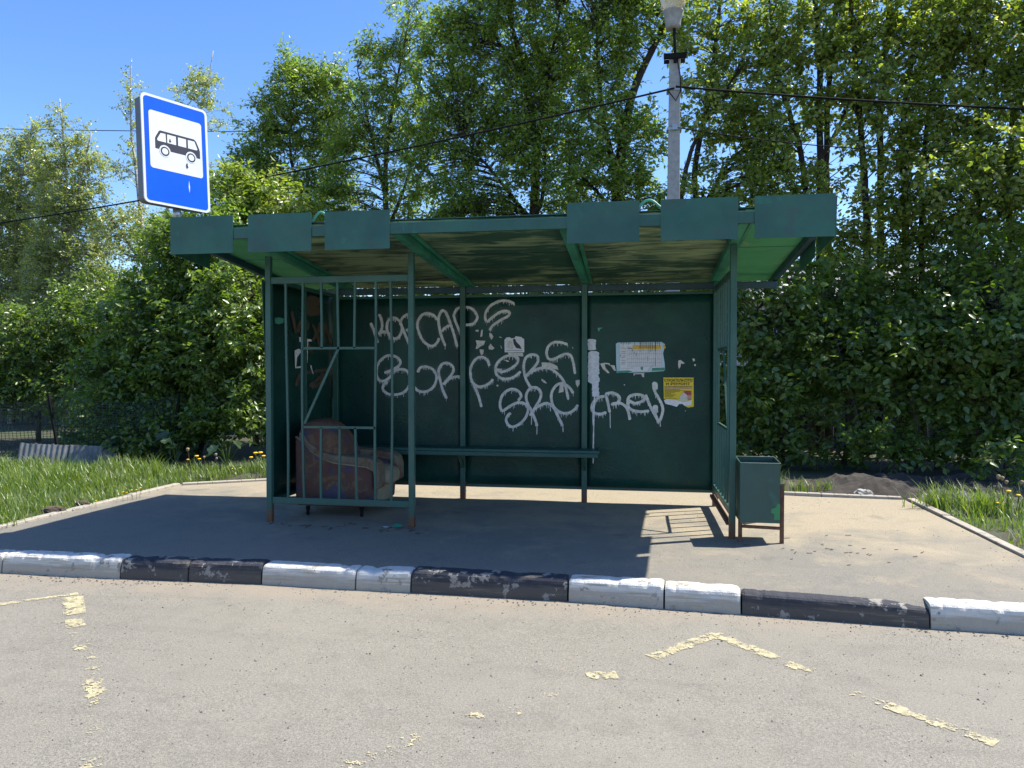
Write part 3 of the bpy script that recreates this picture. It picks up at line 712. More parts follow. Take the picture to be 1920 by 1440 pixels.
# notices
def wallroot(name, label, cat, place, x, y):
    p = place(x, y, .002); return thing(name, label, cat, p)
T = wallroot('torn_notice', 'torn white paper notice with a black curve on the middle wall panel', 'notice', pl5, 1330, 525)
scrap([(1248, 425), (1265, 405), (1290, 402), (1305, 412), (1332, 408), (1340, 395), (1392, 402), (1392, 412), (1410, 415), (1410, 526), (1250, 526)], pl5, M['paperwhite'], 'sheet', T, .007)
scrap([(1275, 528), (1400, 530), (1402, 560), (1330, 555), (1285, 548)], pl5, M['paper'], 'torn_strip', T, .006)
scrap([(1318, 420), (1335, 415), (1345, 440), (1375, 470), (1390, 500), (1345, 492), (1325, 460)], pl5, M['tar'], 'black_mark', T, .0095)
scrap([(1268, 435), (1310, 432), (1318, 470), (1322, 498), (1272, 495)], pl5, M['paper'], 'print', T, .0095)
scrap([(1262, 508), (1395, 508), (1395, 513), (1262, 513)], pl5, M['inkgray'], 'print', T, .0095)
T = wallroot('timetable', 'pale bus timetable sheet with amber header and black paint drips on the right wall panel', 'timetable', pl6, 1030, 630)
def rect(x0, y0, x1, y1): return [(x0, y0), (x1, y0), (x1, y1), (x0, y1)]
scrap([(735, 285), (760, 270), (1280, 262), (1325, 290), (1315, 345), (1300, 400), (1320, 520), (1325, 600), (1310, 612), (1130, 625), (900, 632), (745, 636), (738, 500)], pl6, M['paperblue'], 'backing_sheet', T, .006)
scrap([(785, 290), (1280, 285), (1285, 400), (1280, 575), (1100, 605), (900, 620), (780, 600)], pl6, M['paperwhite'], 'sheet', T, .0085)
scrap(rect(935, 300, 1275, 352), pl6, M['inkamber'], 'header_band', T, .0105)
mb = MB()
def bit(x0, y0, x1, y1, h=.0108): mb.prism(rect(x0, y0, x1, y1), lambda a, b, d: pl6(a, b, h+d), 0, .0004)
for y in (365, 405, 465, 510, 552): bit(875, y, 1280, y+3)
for x in range(875, 1285, 24): bit(x, 366, x+2, 551, .0112)
for y in (375, 398, 428, 448, 480, 505, 525): bit(800, y, 850+random.randint(-8, 5), y+6)
for x in range(1010, 1205, 22): bit(x, 318, x+14, 332, .0118)
bit(790, 577, 945, 580); bit(790, 345, 860, 350); bit(870, 335, 930, 348); bit(870, 322, 915, 328)
mb.build('printed_table', M['inkgray'], T)
scrap([(822, 305), (862, 350), (786, 350)], pl6, M['paper'], 'emblem', T, .0122)
mb = MB()
for x, y0, y1 in ((800, 262, 290), (830, 262, 300), (862, 262, 285), (890, 262, 300), (905, 262, 280), (960, 262, 300), (1025, 262, 385), (1035, 262, 340), (1060, 262, 365), (1085, 262, 335), (1105, 262, 350), (1130, 262, 405), (1150, 262, 385), (1172, 262, 370), (1205, 262, 380), (1212, 262, 440), (1235, 262, 300), (1258, 262, 320), (932, 350, 388), (955, 380, 405), (980, 395, 435), (1118, 440, 500), (788, 415, 445)):
    mb = MB(); mb.prism([(x-3, y0), (x+3, y0), (x+2, y1), (x-1, y1)], lambda a, b, d: pl6(a, b, .0128+d), 0, .0005); mb.build('paint_drip', M['tar'], T)
for a, b in (((1212, 430), (1206, 560)), ((1180, 540), (1120, 610))):
    mb = MB(); mb.prism([(a[0]-2, a[1]), (a[0]+2, a[1]), (b[0]+2, b[1]), (b[0]-2, b[1])], lambda p, q, d: pl6(p, q, .0128+d), 0, .0005); mb.build('paint_drip', M['tar'], T)
for poly in ([(1170, 575), (1320, 572), (1322, 605), (1165, 610)], [(748, 615), (860, 605), (940, 612), (880, 632), (750, 634)], [(1030, 565), (1062, 562), (1060, 598), (1035, 600)]): scrap(poly, pl6, M['inkgreen'], 'green_smear', T, .0122)
scrap([(1308, 300), (1318, 285), (1324, 310), (1334, 330), (1320, 345), (1306, 325)], pl6, M['inkamber'], 'sticker', T, .0122)
T = wallroot('advert_poster', 'yellow construction and repair poster with torn lower edge at the wall right end', 'poster', pl6, 1485, 1035)
scrap([(1304, 690), (1665, 690), (1670, 1040), (1600, 1050), (1570, 1035), (1540, 1000), (1480, 985), (1310, 950)], pl6, M['paperyellow'], 'sheet', T, .006)
scrap([(1310, 965), (1345, 948), (1480, 965), (1545, 985), (1640, 962), (1640, 1020), (1560, 1030), (1530, 1005), (1490, 1010), (1465, 1042), (1430, 1030), (1330, 1005)], pl6, M['paperwhite'], 'torn_patch', T, .0085)
def text(body, place, x0, y0, x1, y1, mt, parent, h=.0085, bold=.03):
    cu = bpy.data.curves.new('tmp', 'FONT'); cu.body = body; cu.offset = bold; cu.resolution_u = 4
    to = bpy.data.objects.new('tmp', cu); COL.objects.link(to)
    me = bpy.data.meshes.new_from_object(to.evaluated_get(bpy.context.evaluated_depsgraph_get()))
    V = np.array([q.co[:] for q in me.vertices]); mn = V.min(0); mx = V.max(0)
    mb = MB(); mb.v = [tuple(place(x0+(x1-x0)*(q[0]-mn[0])/(mx[0]-mn[0]), y1+(y0-y1)*(q[1]-mn[1])/(mx[1]-mn[1]), h)) for q in V]
    mb.f = [tuple(p.vertices) for p in me.polygons]
    bpy.data.objects.remove(to); bpy.data.curves.remove(cu); bpy.data.meshes.remove(me)
    return mb.build('lettering', mt, parent)
text('СТРОИТЕЛЬСТВО', pl6, 1314, 705, 1652, 742, M['ink'], T)
text('И РЕМОНТ', pl6, 1335, 750, 1625, 782, M['ink'], T)
mb = MB(); mb.prism(rect(1315, 803, 1650, 826), lambda a, b, d: pl6(a, b, .0078+d), 0, .0004); mb.build('red_stripe', M['inkpink'], T)
mb = MB()
for y, x1 in ((795, 1650), (833, 1500), (845, 1550), (857, 1500), (870, 1440), (882, 1400), (895, 1450), (907, 1430), (920, 1420), (937, 1470)):
    mb.prism(rect(1318, y, x1, y+5), lambda a, b, d: pl6(a, b, .0078+d), 0, .0004)
mb.build('small_print', M['ink'], T)
scrap([(1500, 970), (1500, 920), (1545, 865), (1590, 905), (1590, 968)], pl6, M['paper'], 'house_picture', T, .0082)
scrap([(1545, 862), (1560, 848), (1640, 850), (1640, 905), (1592, 905)], pl6, M['inkred'], 'roof_picture', T, .0094)
scrap([(1594, 910), (1640, 910), (1640, 960), (1594, 966)], pl6, M['inkpink'], 'house_picture', T, .0084)

# ------------------------------------------------------------------ armchair
AX, AY = -3.33, 6.88
CH = thing('armchair', 'battered armchair in stained brown and blue fabric standing inside the shelter', 'armchair', (AX+.42, AY+.36, 0))
def chairpart(poly, y0, y1, name, mt, bev, parent=CH, seg=4, sub=False):
    mb = MB(); mb.prism(poly, lambda a, b, d: (AX+a, d, b), y0, y1)
    o = mb.build(name, mt, parent, bevel=bev, seg=seg, smooth=True); return o
arm = [(.0, .125), (.80, .125), (.82, .30), (.83, .42), (.80, .50), (.74, .555), (.60, .565), (.42, .585), (.30, .62), (.18, .70), (.08, .80), (.0, .83)]
chairpart([(.01, .10), (.80, .10), (.815, .30), (.815, .45), (.78, .52), (.60, .545), (.42, .565), (.30, .60), (.17, .68), (.06, .79), (.01, .80)], AY+.01, AY+.15, 'side_panel', M['chairpat'], .03)
chairpart([(.01, .10), (.80, .10), (.815, .30), (.815, .45), (.78, .52), (.60, .545), (.42, .565), (.30, .60), (.17, .68), (.06, .79), (.01, .80)], AY+.60, AY+.74, 'side_panel', M['chairpat'], .03)
# padded arm covers, backrest and cushion lofted from rounded slices
def loft(name, slices, mt, n=18, pw=.6):
    mb = MB(); k = len(slices)
    for (x, yc, zc, ry, rzz) in slices:
        for j in range(n):
            a = 2*math.pi*j/n; c, s_ = math.cos(a), math.sin(a)
            yy = yc + ry*math.copysign(abs(c)**pw, c); zz = zc + rzz*math.copysign(abs(s_)**pw, s_)
            w_ = .012*nz(x*9, yy*9, zz*9)
            mb.v.append((AX+x+w_, yy+w_, zz+w_))
    mb.f = [(i*n+j, i*n+(j+1) % n, (i+1)*n+(j+1) % n, (i+1)*n+j) for i in range(k-1) for j in range(n)] + [tuple(range(n-1, -1, -1)), tuple(range((k-1)*n, k*n))]
    o = mb.build(name, mt, CH, smooth=True); m = o.modifiers.new('s', 'SUBSURF'); m.levels = m.render_levels = 2; return o
for y0_ in (AY-.018, AY+.582):
    chairpart([(.06, .77), (.17, .655), (.30, .572), (.42, .540), (.60, .520), (.77, .498), (.825, .455), (.838, .36), (.835, .29), (.862, .28), (.888, .30), (.890, .45), (.868, .535), (.80, .578), (.70, .592), (.60, .598), (.42, .610), (.30, .642), (.17, .725), (.075, .835)], y0_, y0_+.19, 'arm_cover', M['chaircover'], .032)
loft('backrest', [(.0, AY+.37, .50, .30, .36), (.02, AY+.37, .52, .355, .405), (.10, AY+.37, .535, .37, .425), (.22, AY+.37, .53, .37, .415), (.33, AY+.37, .50, .35, .38), (.42, AY+.37, .46, .31, .30), (.47, AY+.37, .44, .25, .22)], M['chairpat'])
loft('seat_cushion', [(.30, AY+.37, .38, .20, .07), (.33, AY+.37, .38, .225, .09), (.6, AY+.37, .395, .23, .10), (.82, AY+.37, .39, .23, .095), (.90, AY+.37, .37, .215, .08), (.92, AY+.37, .36, .18, .05)], M['chairtan'])
chairpart([(.03, .105), (.81, .105), (.815, .32), (.03, .32)], AY+.16, AY+.59, 'seat_base', M['chairtan'], .02)
pts = [(.03, .815), (.10, .77), (.19, .675), (.30, .605), (.42, .565), (.60, .545), (.76, .53), (.84, .49), (.855, .42), (.85, .35)]
MB().tube([(AX+a, AY-.004, b-.03) for a, b in pts], .010, 7).build('piping', M['chairtan'], CH, smooth=True)
for x in (.12, .68):
    for y in (AY+.07, AY+.67): MB().lathe([(.015, 0), (.018, .02), (.015, .05), (.022, .06), (.022, .09)], (AX+x, y, 0), 10).build('leg', M['blk'], CH)

# ------------------------------------------------------------------ litter bin
BX0, BX1, BY0, BY1 = .862, 1.182, 6.42, 6.72
LB = thing('litter_bin', 'dark green open-topped metal litter bin on a rusty stand beside the right post', 'litter bin', (1.02, 6.57, 0))
mb = MB(); t = .004
z0, z1 = .172, .668
mb.box(BX0, BX1, BY0, BY0+t, z0, z1); mb.box(BX0, BX1, BY1-t, BY1, z0, z1+.02); mb.box(BX0, BX0+t, BY0+t, BY1-t, z0, z1+.008); mb.box(BX1-t, BX1, BY0+t, BY1-t, z0, z1+.008)
mb.box(BX0+t, BX1-t, BY0+t, BY1-t, z0+.002, z0+.008)
M['binpaint'] = paint('bin_paint', (.026, .070, .056), (.030, .082, .064), .45, patch=(.03, .12, .085))
M['binlight'] = paint('bin_dab', (.035, .24, .08), (.03, .2, .07), .45)
LBb = mb.build('bin_body', M['binpaint'], LB)
mb = MB()
for a, b in (((BX0, BY0, z1), (BX1, BY0, z1)), ((BX0, BY1, z1+.02), (BX1, BY1, z1+.02)), ((BX0, BY0, z1), (BX0, BY1, z1+.02)), ((BX1, BY0, z1), (BX1, BY1, z1+.02))): mb.tube([a, b], .006, 6)
mb.build('rolled_rim', M['binpaint'], LBb)
mb = MB(); poly = [(.27, .0), (.318, .0), (.318, .13), (.30, .135), (.285, .10), (.255, .09), (.245, .06), (.275, .045)]
mb.prism(poly, lambda a, b, d: (BX0+a, BY0-.0008-d, z0+.03+b), 0, .0006); mb.build('paint_dab', M['binlight'], LBb)
MB().beam((1.205, 6.47, -.01), (1.205, 6.47, .49), .03, .03).build('stand_post', M['rust'], LB)
MB().beam((1.205, 6.47, .485), (1.205, 6.47, .497), .032, .032).build('post_cap', M['paint'], LB)
MB().beam((.872, 6.485, -.01), (.872, 6.485, .18), .03, .03).build('stand_post', M['rust'], LB)
mb = MB(); mb.beam((.885, 6.47, .130), (1.19, 6.47, .122), .03, .022); mb.build('stand_rail', M['rust'], LB)
MB().beam((.90, 6.50, .150), (1.17, 6.68, .158), .03, .02).build('stand_rail', M['steel'], LB)

# ------------------------------------------------------------------ bus stop sign on a stub pole
SA = math.atan2(.90, .44)
c0 = Vector((-4.075, 5.705, 0)) ; sx_ = Vector((.44, .90, 0)).normalized(); nrm_ = Vector((.90, -.44, 0)).normalized()
SW, SHH, SZ = .61, .935, 2.862
ctr = c0 + sx_*(SW/2)
SG = thing('bus_stop_sign', 'blue and white bus stop sign with a black bus pictogram above the shelter roof', 'sign', (ctr.x, ctr.y, 2.5), SA)
SG.rotation_euler = (R(-3.2), 0, SA)
# local: x along face, -y out of the face, z up
def rrect(x0, z0, x1, z1, r, n=6):
    out = []
    for cx_, cz_, a0 in ((x1-r, z0+r, -90), (x1-r, z1-r, 0), (x0+r, z1-r, 90), (x0+r, z0+r, 180)):
        for k in range(n+1): a = R(a0+90*k/n); out.append((cx_+r*math.cos(a), cz_+r*math.sin(a)))
    return out
def disc(cx_, cz_, r, n=28): return [(cx_+r*math.cos(2*math.pi*k/n), cz_+r*math.sin(2*math.pi*k/n)) for k in range(n)]
B0 = SZ-2.5
def spart(polys, y0, y1, name, mt, parent=SG, bev=0):
    mb = MB()
    for p in polys: mb.prism(p, lambda a, b, d: (a, d, b), y0, y1)
    return mb.build(name, mt, parent, local=True, bevel=bev)
h = SW/2
spart([rrect(-h+.012, B0+.012, h-.012, B0+SHH-.012, .04)], .004, .105, 'sign_box', M['graybox'])
spart([rrect(-h, B0, h, B0+SHH, .045)], .0, -.012, 'sign_rim', M['signwhite'])
FC = spart([rrect(-h+.022, B0+.022, h-.022, B0+SHH-.022, .03)], -.0122, -.014, 'sign_face', M['signblue'])
px0, px1, pz1, pz0 = -h+.062, h-.062, B0+SHH*.855, B0+SHH*.325
PN = spart([rrect(px0, pz0, px1, pz1, .025)], -.0142, -.0155, 'white_panel', M['signwhite'], FC)
pp = lambda a, b: (px0+(px1-px0)*a, pz1-(pz1-pz0)*b)
q = lambda L: [pp(a, b) for a, b in L]
rr = (px1-px0)
spart([q([(.10, .64), (.10, .47), (.115, .44), (.175, .335), (.20, .32), (.845, .32), (.885, .35), (.945, .48), (.955, .52), (.955, .65), (.10, .65)][1:])], -.0157, -.0165, 'bus_pictogram', M['signblack'], FC)
spart([q([(.135, .485), (.205, .365), (.295, .36), (.30, .51), (.15, .51)]), q([(.325, .36), (.49, .36), (.49, .51), (.325, .51)]), q([(.53, .36), (.685, .36), (.685, .51), (.53, .51)]), q([(.72, .36), (.85, .36), (.905, .49), (.89, .51), (.72, .51)]),
       disc(*pp(.275, .665), .105*rr), disc(*pp(.775, .665), .105*rr)], -.0167, -.0174, 'pictogram_window', M['signwhite'], FC)
for a_ in (.275, .775):
    spart([disc(*pp(a_, .67), .082*rr)], -.0176, -.0183, 'pictogram_wheel', M['signblack'], FC)
    spart([disc(*pp(a_, .67), .056*rr)], -.0185, -.0192, 'pictogram_hub', M['signwhite'], FC)
spart([q([(.675, .79), (.70, .79), (.695, .82), (.71, .86), (.69, .88), (.67, .85)]), q([(.36, .46), (.375, .42), (.385, .45), (.40, .48), (.36, .485)])], -.0195, -.02, 'stain', M['signblack'], FC)
spart([[(h-.20, B0+.26), (h-.193, B0+.20), (h-.198, B0+.15), (h-.206, B0+.20)]], -.0142, -.0148, 'scratch', M['paperblue'], FC)
mb = MB(); mb.tube([(0.02, .055, .05), (0.02, .055, B0+.06)], .030, 14); mb.build('pole', M['steel'], SG, local=True, smooth=True)
mb = MB(); mb.tube([(0.02, .055, .28), (0.02, .055, .36)], .034, 14); mb.build('pole_clamp', M['steel'], SG, local=True, smooth=True)
spart([rrect(-h+.03, B0+SHH-.013, -h+.06, B0+SHH+.004, .005)], .03, .06, 'box_latch', M['steel'])

# ------------------------------------------------------------------ street lamp on a concrete pole
LX, LY = .50, 11.0
LP = thing('street_lamp', 'concrete street lamp pole with yellowed glass lantern rising behind the shelter', 'street lamp', (LX, LY, 0))
mb = MB(); v = []
for z, s in ((-.05, .115), (5.95, .078)):
    xo = .006*z
    v += [(LX+xo-s, LY-s*.85, z), (LX+xo+s, LY-s*.85, z), (LX+xo+s*.8, LY+s, z), (LX+xo-s*.8, LY+s, z)]
mb.add(v, [(3, 2, 1, 0), (4, 5, 6, 7), (0, 1, 5, 4), (1, 2, 6, 5), (2, 3, 7, 6), (3, 0, 4, 7)]); mb.build('pole', M['concrete'], LP, bevel=.015)
lx = LX+.037
MB().tube([(lx, LY-.10, 5.80), (lx, LY-.09, 6.02), (lx-.015, LY-.05, 6.34)], .022, 8).build('bracket', M['blk'], LP)
mb = MB(); mb.box(lx-.16, lx+.16, LY-.12, LY-.075, 5.86, 5.93); mb.box(lx-.15, lx+.15, LY+.08, LY+.11, 5.87, 5.92); mb.build('crossarm', M['blk'], LP)
MB().lathe([(.05, 0), (.098, .01), (.105, .04), (.13, .22), (.145, .235), (.145, .245)], (lx-.03, LY-.05, 6.30), 20).build('lamp_housing', M['concrete'], LP, smooth=True)
MB().lathe([(.14, 0), (.16, .05), (.19, .18), (.20, .34), (.17, .50), (.09, .58), (.02, .60)], (lx-.03, LY-.05, 6.545), 24).build('lamp_glass', M['lampglass'], LP, smooth=True)
for z in (5.42, 4.86): MB().box(LX+.03-.105, LX+.03+.105, LY-.09, LY+.1, z, z+.035).build('cable_clamp', M['steel'], LP)
MB().box(LX-.0, LX+.07, LY-.13, LY-.0905, 4.85, 4.92).build('clamp_bolt', M['steel'], LP)
pts = [(lx+.03, LY-.09, 5.85), (lx+.07, LY-.10, 5.62), (lx+.08, LY-.10, 5.40), (lx+.01, LY-.11, 5.26), (lx-.09, LY-.10, 5.40)]
MB().tube([tuple(p) for p in [Vector(a) for a in pts]], .009, 6).build('lead_wire', M['blk'], LP, smooth=True)

def cable(name, lab, a, b, sag, r, n=40):
    a, b = Vector(a), Vector(b)
    pts = [a+(b-a)*(i/n)+Vector((0, 0, -sag*4*(i/n)*(1-i/n))) for i in range(n+1)]
    o = MB().tube(pts, r, 6).build(name, M['blk'], origin=a, smooth=True); return tag(o, lab, 'cable', 'overhead cables')
pa = Vector((LX+.03, LY-.1, 5.44))
dl = ray(-160, 440); e = Vector((0, 0, EYE)) + dl*16.5
cable('overhead_cable', 'thick black overhead cable running left from the lamp pole behind the sign', pa, e, .18, .014)
dl = ray(2150, 212); e = Vector((0, 0, EYE)) + dl*10.9
cable('overhead_cable', 'thick black overhead cable running right from the lamp pole across the right trees', pa+Vector((.02, 0, .02)), e, .05, .016)
dl = ray(2150, 262); e2 = Vector((0, 0, EYE)) + dl*11.2
cable('overhead_cable', 'thin wire running right from the lower clamp of the lamp pole', Vector((LX+.08, LY-.1, 4.88)), e2, .25, .008)
a = Vector((0, 0, EYE))+ray(-300, 233)*24; b = Vector((0, 0, EYE))+ray(700, 245)*24
cable('overhead_cable', 'thin wire crossing the sky level behind the bus stop sign', a, b, .1, .012)

# ------------------------------------------------------------------ fences, house
def corr_fence(name, a, b, ht, mt, lab, posts=True):
    a, b = Vector(a), Vector(b); L = (b-a).length; d = (b-a).normalized(); nn = Vector((-d.y, d.x, 0))
    root = thing(name, lab, 'fence', (a+b)/2); mb = MB(); n = int(L/.05); v = []
    for i in range(n+1):
        p = a+d*(L*i/n)+nn*(.012 if (i//2) % 2 else -.012); v += [(p.x, p.y, -.1), (p.x, p.y, ht+.01*nz(i*.02, 1))]
    mb.add(v, [(2*i, 2*i+2, 2*i+3, 2*i+1) for i in range(n)]); mb.build('panel', mt, root)
    k = int(L/2.5)
    for i in range(k+1):
        p = a+d*(L*i/k)+nn*.06; MB().box(p.x-.03, p.x+.03, p.y-.03, p.y+.03, -.1, ht-.03).build('post', mt, root)
    return root
corr_fence('profiled_fence', (-24, 19.4, 0), (-4.2, 14.2, 0), 1.47, M['darkfence'], 'dark green profiled metal fence behind the left birches and bush')
corr_fence('profiled_fence', (-4.0, 14.25, 0), (14.0, 13.9, 0), 1.50, M['darkfence'], 'dark profiled metal fence behind the trees right of the shelter')
# sagging garden net with posts
nf = thing('net_fence', 'sagging dark green garden net on leaning posts beside the left verge', 'fence', (-8.2, 10.1, 0))
A = at_z(-120, 905, 0); B = at_z(190, 878, 0); A.z = B.z = 0
A = Vector((-9.9, 9.4, 0)); B = Vector((-7.05, 10.6, 0))
mb = MB(); d = B-A; nx, nzv = 64, 24
def npt(s, t): return A+d*s+Vector((.05*nz(s*6, t*2), -.05*nz(s*5, t*3, 4), .05+(.98-.10*math.sin(math.pi*s*2 % math.pi))*t))
for i in range(nx+1): mb.tube([npt(i/nx, t/6) for t in range(7)], .0035, 4, False)
for j in range(nzv+1): mb.tube([npt(s/14, j/nzv) for s in range(15)], .0035, 4, False)
mb.build('net', M['meshwire'], nf)
for s, ln in ((.0, .02), (.45, .10), (1., -.05)):
    p = A+d*s; MB().tube([(p.x+ln, p.y-.03, -.05), (p.x-ln, p.y-.03, 1.08)], .022, 8).build('post', M['blk'], nf)
# grey slate sheets leaning on the net
for k, (s0, s1, hh, lab) in enumerate(((-.02, .27, .20, 'low grey wavy slate sheet at the left edge of the photo, leaning on the net'), (.30, .51, .36, 'tallest grey wavy slate sheet with a jagged top, standing behind the left grass'), (.515, .72, .32, 'grey wavy slate sheet at the right end, half under the bush'))):
    mb = MB(); n = 48; v = []; 
    for i in range(n+1):
        p = A+d*(s0+(s1-s0)*i/n)+Vector((.10, -.16, 0)); wv = .006*math.sin(i/n*math.pi*2*9); top = hh+.02*nz(i*.3, k*5.)-.05*i/n
        v += [(p.x+.4*wv, p.y-wv-.06, 0), (p.x+.4*wv, p.y-wv+.02, top), (p.x+.4*wv, p.y-wv+.028, top), (p.x+.4*wv, p.y-wv-.052, 0)]
    f = []
    for i in range(n):
        for j in range(4): f.append((4*i+j, 4*i+4+j, 4*i+4+(j+1) % 4, 4*i+(j+1) % 4))
    mb.add(v, f); o = mb.build('slate_sheet', M['slate'], origin=A+d*((s0+s1)/2)); tag(o, lab, 'slate sheet', 'slate sheets along the net fence')
# a pale house glimpsed between the leaves on the right
hs = thing('house', 'pale house glimpsed between the leaves behind the right-hand trees', 'house', (7, 24, 0))
MB().box(2.6, 12, 22, 29, -.1, 3.4).build('wall', M['siding'], hs)
mb = MB(); mb.add([(2.2, 21.6, 3.4), (12.4, 21.6, 3.4), (12.4, 29.4, 3.4), (2.2, 29.4, 3.4), (2.2, 25.5, 4.9), (12.4, 25.5, 4.9)], [(0, 1, 5, 4), (2, 3, 4, 5), (0, 4, 3), (1, 2, 5), (3, 2, 1, 0)]); mb.build('roof', M['roofing'], hs)
for x in (4.2, 7.4, 10.2):
    fr = MB().box(x-.5, x+.5, 21.95, 21.998, 1.2, 2.5).build('window', M['signwhite'], hs); MB().box(x-.42, x+.42, 21.93, 21.948, 1.28, 2.42).build('pane', M['glassdark'], fr)

# ------------------------------------------------------------------ foliage
def leaf_mesh(name, pos, dirs, nrm, length, width, tint, mat, parent, shape='lens'):
    n = len(pos)
    side = np.cross(nrm, dirs); side /= np.linalg.norm(side, axis=1, keepdims=True)+1e-9
    up = np.cross(dirs, side)
    L = length[:, None]; W = width[:, None]
    if shape == 'lens':            # base, left, tip, right : folded along the midrib
        V = np.stack([pos, pos+dirs*L*.42+side*W*.5+up*W*.16, pos+dirs*L-up*L*.10, pos+dirs*L*.42-side*W*.5+up*W*.16], 1)
        F = np.array([[0, 2, 1], [0, 3, 2]]); k = 4
    else:                           # broad: base, l1, l2, tip, r2, r1, drooping tip
        V = np.stack([pos, pos+dirs*L*.28+side*W*.45+up*W*.14, pos+dirs*L*.66+side*W*.42+up*W*.10-up*L*.03, pos+dirs*L-up*L*.16,
                      pos+dirs*L*.66-side*W*.42+up*W*.10-up*L*.03, pos+dirs*L*.28-side*W*.45+up*W*.14, pos+dirs*L*.5-up*L*.02], 1)
        F = np.array([[0, 6, 1], [1, 6, 2], [2, 6, 3], [0, 5, 6], [5, 4, 6], [4, 3, 6]]); k = 7
    V = V.reshape(-1, 3); fc = (F[None]+np.arange(n)[:, None, None]*k).reshape(-1, 3)
    me = bpy.data.meshes.new(name); me.vertices.add(len(V)); me.vertices.foreach_set('co', V.astype(np.float32).ravel())
    me.loops.add(fc.size); me.loops.foreach_set('vertex_index', fc.astype(np.int32).ravel())
    me.polygons.add(len(fc)); me.polygons.foreach_set('loop_start', np.arange(0, fc.size, 3, dtype=np.int32)); me.polygons.foreach_set('loop_total', np.full(len(fc), 3, np.int32))
    me.update(calc_edges=True)
    a = me.attributes.new('tint', 'FLOAT', 'POINT'); a.data.foreach_set('value', np.repeat(tint, k).astype(np.float32))
    me.materials.append(mat); o = bpy.data.objects.new(name, me); COL.objects.link(o); o.parent = parent
    return o
def unit(v): return v/(np.linalg.norm(v, axis=-1, keepdims=True)+1e-9)
LEAVES = [0]; GD = 2.6
def plant(name, label, cat, base, stems, blobs, mat, leaf=(.08, .05), bark='bark', droop=.35, per=34, dens=10., shape='lens', twl=.34, group=None, tw_r=.006, shell=.35, rb=None, thin=1.):
    """stems: list of (points, r0, r1); blobs: list of (centre, (rx, ry, rz), density factor)"""
    base = Vector(base); root = thing(name, label, cat, base, 0, group); off = np.array(base)
    mb = MB(); sp = []; sr = []
    for pts, r0, r1 in stems:
        P = [Vector(p) for p in pts]; C = []
        Q = [2*P[0]-P[1]]+P+[2*P[-1]-P[-2]]
        for i in range(1, len(Q)-2):
            for k in range(6):
                t = k/6; a, b, c, d_ = Q[i-1], Q[i], Q[i+1], Q[i+2]
                C.append(.5*((2*b)+(-a+c)*t+(2*a-5*b+4*c-d_)*t*t+(-a+3*b-3*c+d_)*t**3)+Vector((.03*nz(i+k*.3, base.x, base.y), .03*nz(base.y, i+k*.3, 7), 0)))
        C.append(P[-1]); m = len(C); rad = [r0+(r1-r0)*(i/(m-1))**.8 for i in range(m)]
        mb.tube(C, rad, 8); sp += [np.array(c) for c in C]; sr += rad
    sp = np.array(sp); sr = np.array(sr)
    P_, D_, N_, T_ = [], [], [], []
    for cen, rad, df in blobs:
        cen = np.array(cen); rad = np.array(rad)*np.array([1., thin, 1.]); vol = 4.19*rad.prod(); n = max(3, int(vol*dens*df*GD))
        q = unit(rng.normal(size=(n, 3))); rr_ = rng.random(n)**shell
        # lumpy outline
        lump = 1+.22*np.array([nz(v[0]*2.6+cen[0], v[1]*2.6+cen[1], v[2]*2.6+cen[2]) for v in q])*1.6
        C = cen + q*rad*(rr_*lump)[:, None]
        C = C[C[:, 2] > .12]
        for c in C:
            dd = np.linalg.norm((sp-c)*np.array([1, 1, .75]), axis=1) + 2.0*np.maximum(0, sp[:, 2]-c[2]+.1)
            j = int(dd.argmin()); s = sp[j]; L = np.linalg.norm(c-s)
            r = min(sr[j]*.55, tw_r*(1+L*.9)) if rb is None else rb
            mid = s+(c-s)*.55+np.array([rng.normal()*.06*L, rng.normal()*.06*L, .10*L])
            mb.tube([s, s+(mid-s)*.5+np.array([0, 0, .03*L]), mid, c], [r, r*.8, r*.6, r*.3], 4, False)
            out = unit(c-(s+np.array([0, 0, -.2])))
            k = rng.integers(4, 7)
            td = unit(out*.7+rng.normal(size=(k, 3))*.75+np.array([0, 0, .12])); tl = twl*rng.uniform(.6, 1.3, k)
            for t_, l_ in zip(td, tl):
                mb.tube([c, c+t_*l_*.6, c+t_*l_+np.array([0, 0, -.06*l_])], [r*.35+.001, .0025, .0015], 3, False)
                m = max(3, int(per/5.*rng.uniform(.7, 1.3)))
                tt = (np.arange(m)+rng.random(m)*.8)/m
                p = c+t_*l_*tt[:, None]+np.array([0, 0, -1])*(.06*l_*tt**2)[:, None]
                sgn = np.where(np.arange(m) % 2 == 0, 1, -1)[:, None]
                sd_ = unit(np.cross(t_, np.array([0, 0, 1.])+rng.normal(size=3)*.3))
                dr = unit(t_*.55+sd_*sgn*.75+rng.normal(size=(m, 3))*.35+np.array([0, 0, -droop]))
                p = p+dr*.012
                nn = unit(np.array([0, 0, .75])+rng.normal(size=(m, 3))*.7+out*.25)
                P_.append(p); D_.append(dr); N_.append(nn); T_.append(np.clip(rng.normal(.45, .26)+rng.normal(size=m)*.16, 0, 1))
    tr = mb.build('trunk', M[bark], root, smooth=True)
    P_ = np.concatenate(P_)-off; D_ = np.concatenate(D_); N_ = np.concatenate(N_); T_ = np.concatenate(T_); m = len(P_); LEAVES[0] += m
    sc = rng.uniform(.65, 1.2, m)
    leaf_mesh('crown', P_, D_, N_, leaf[0]*sc, leaf[1]*sc*rng.uniform(.85, 1.1, m), T_, M[mat], root, shape)
    return root
def W(u, v, y): return tuple(at_y(u, v, y))
def B(u, v, y, rx, ry, rz_, df=1.): return (W(u, v, y), (rx, ry, rz_), df)
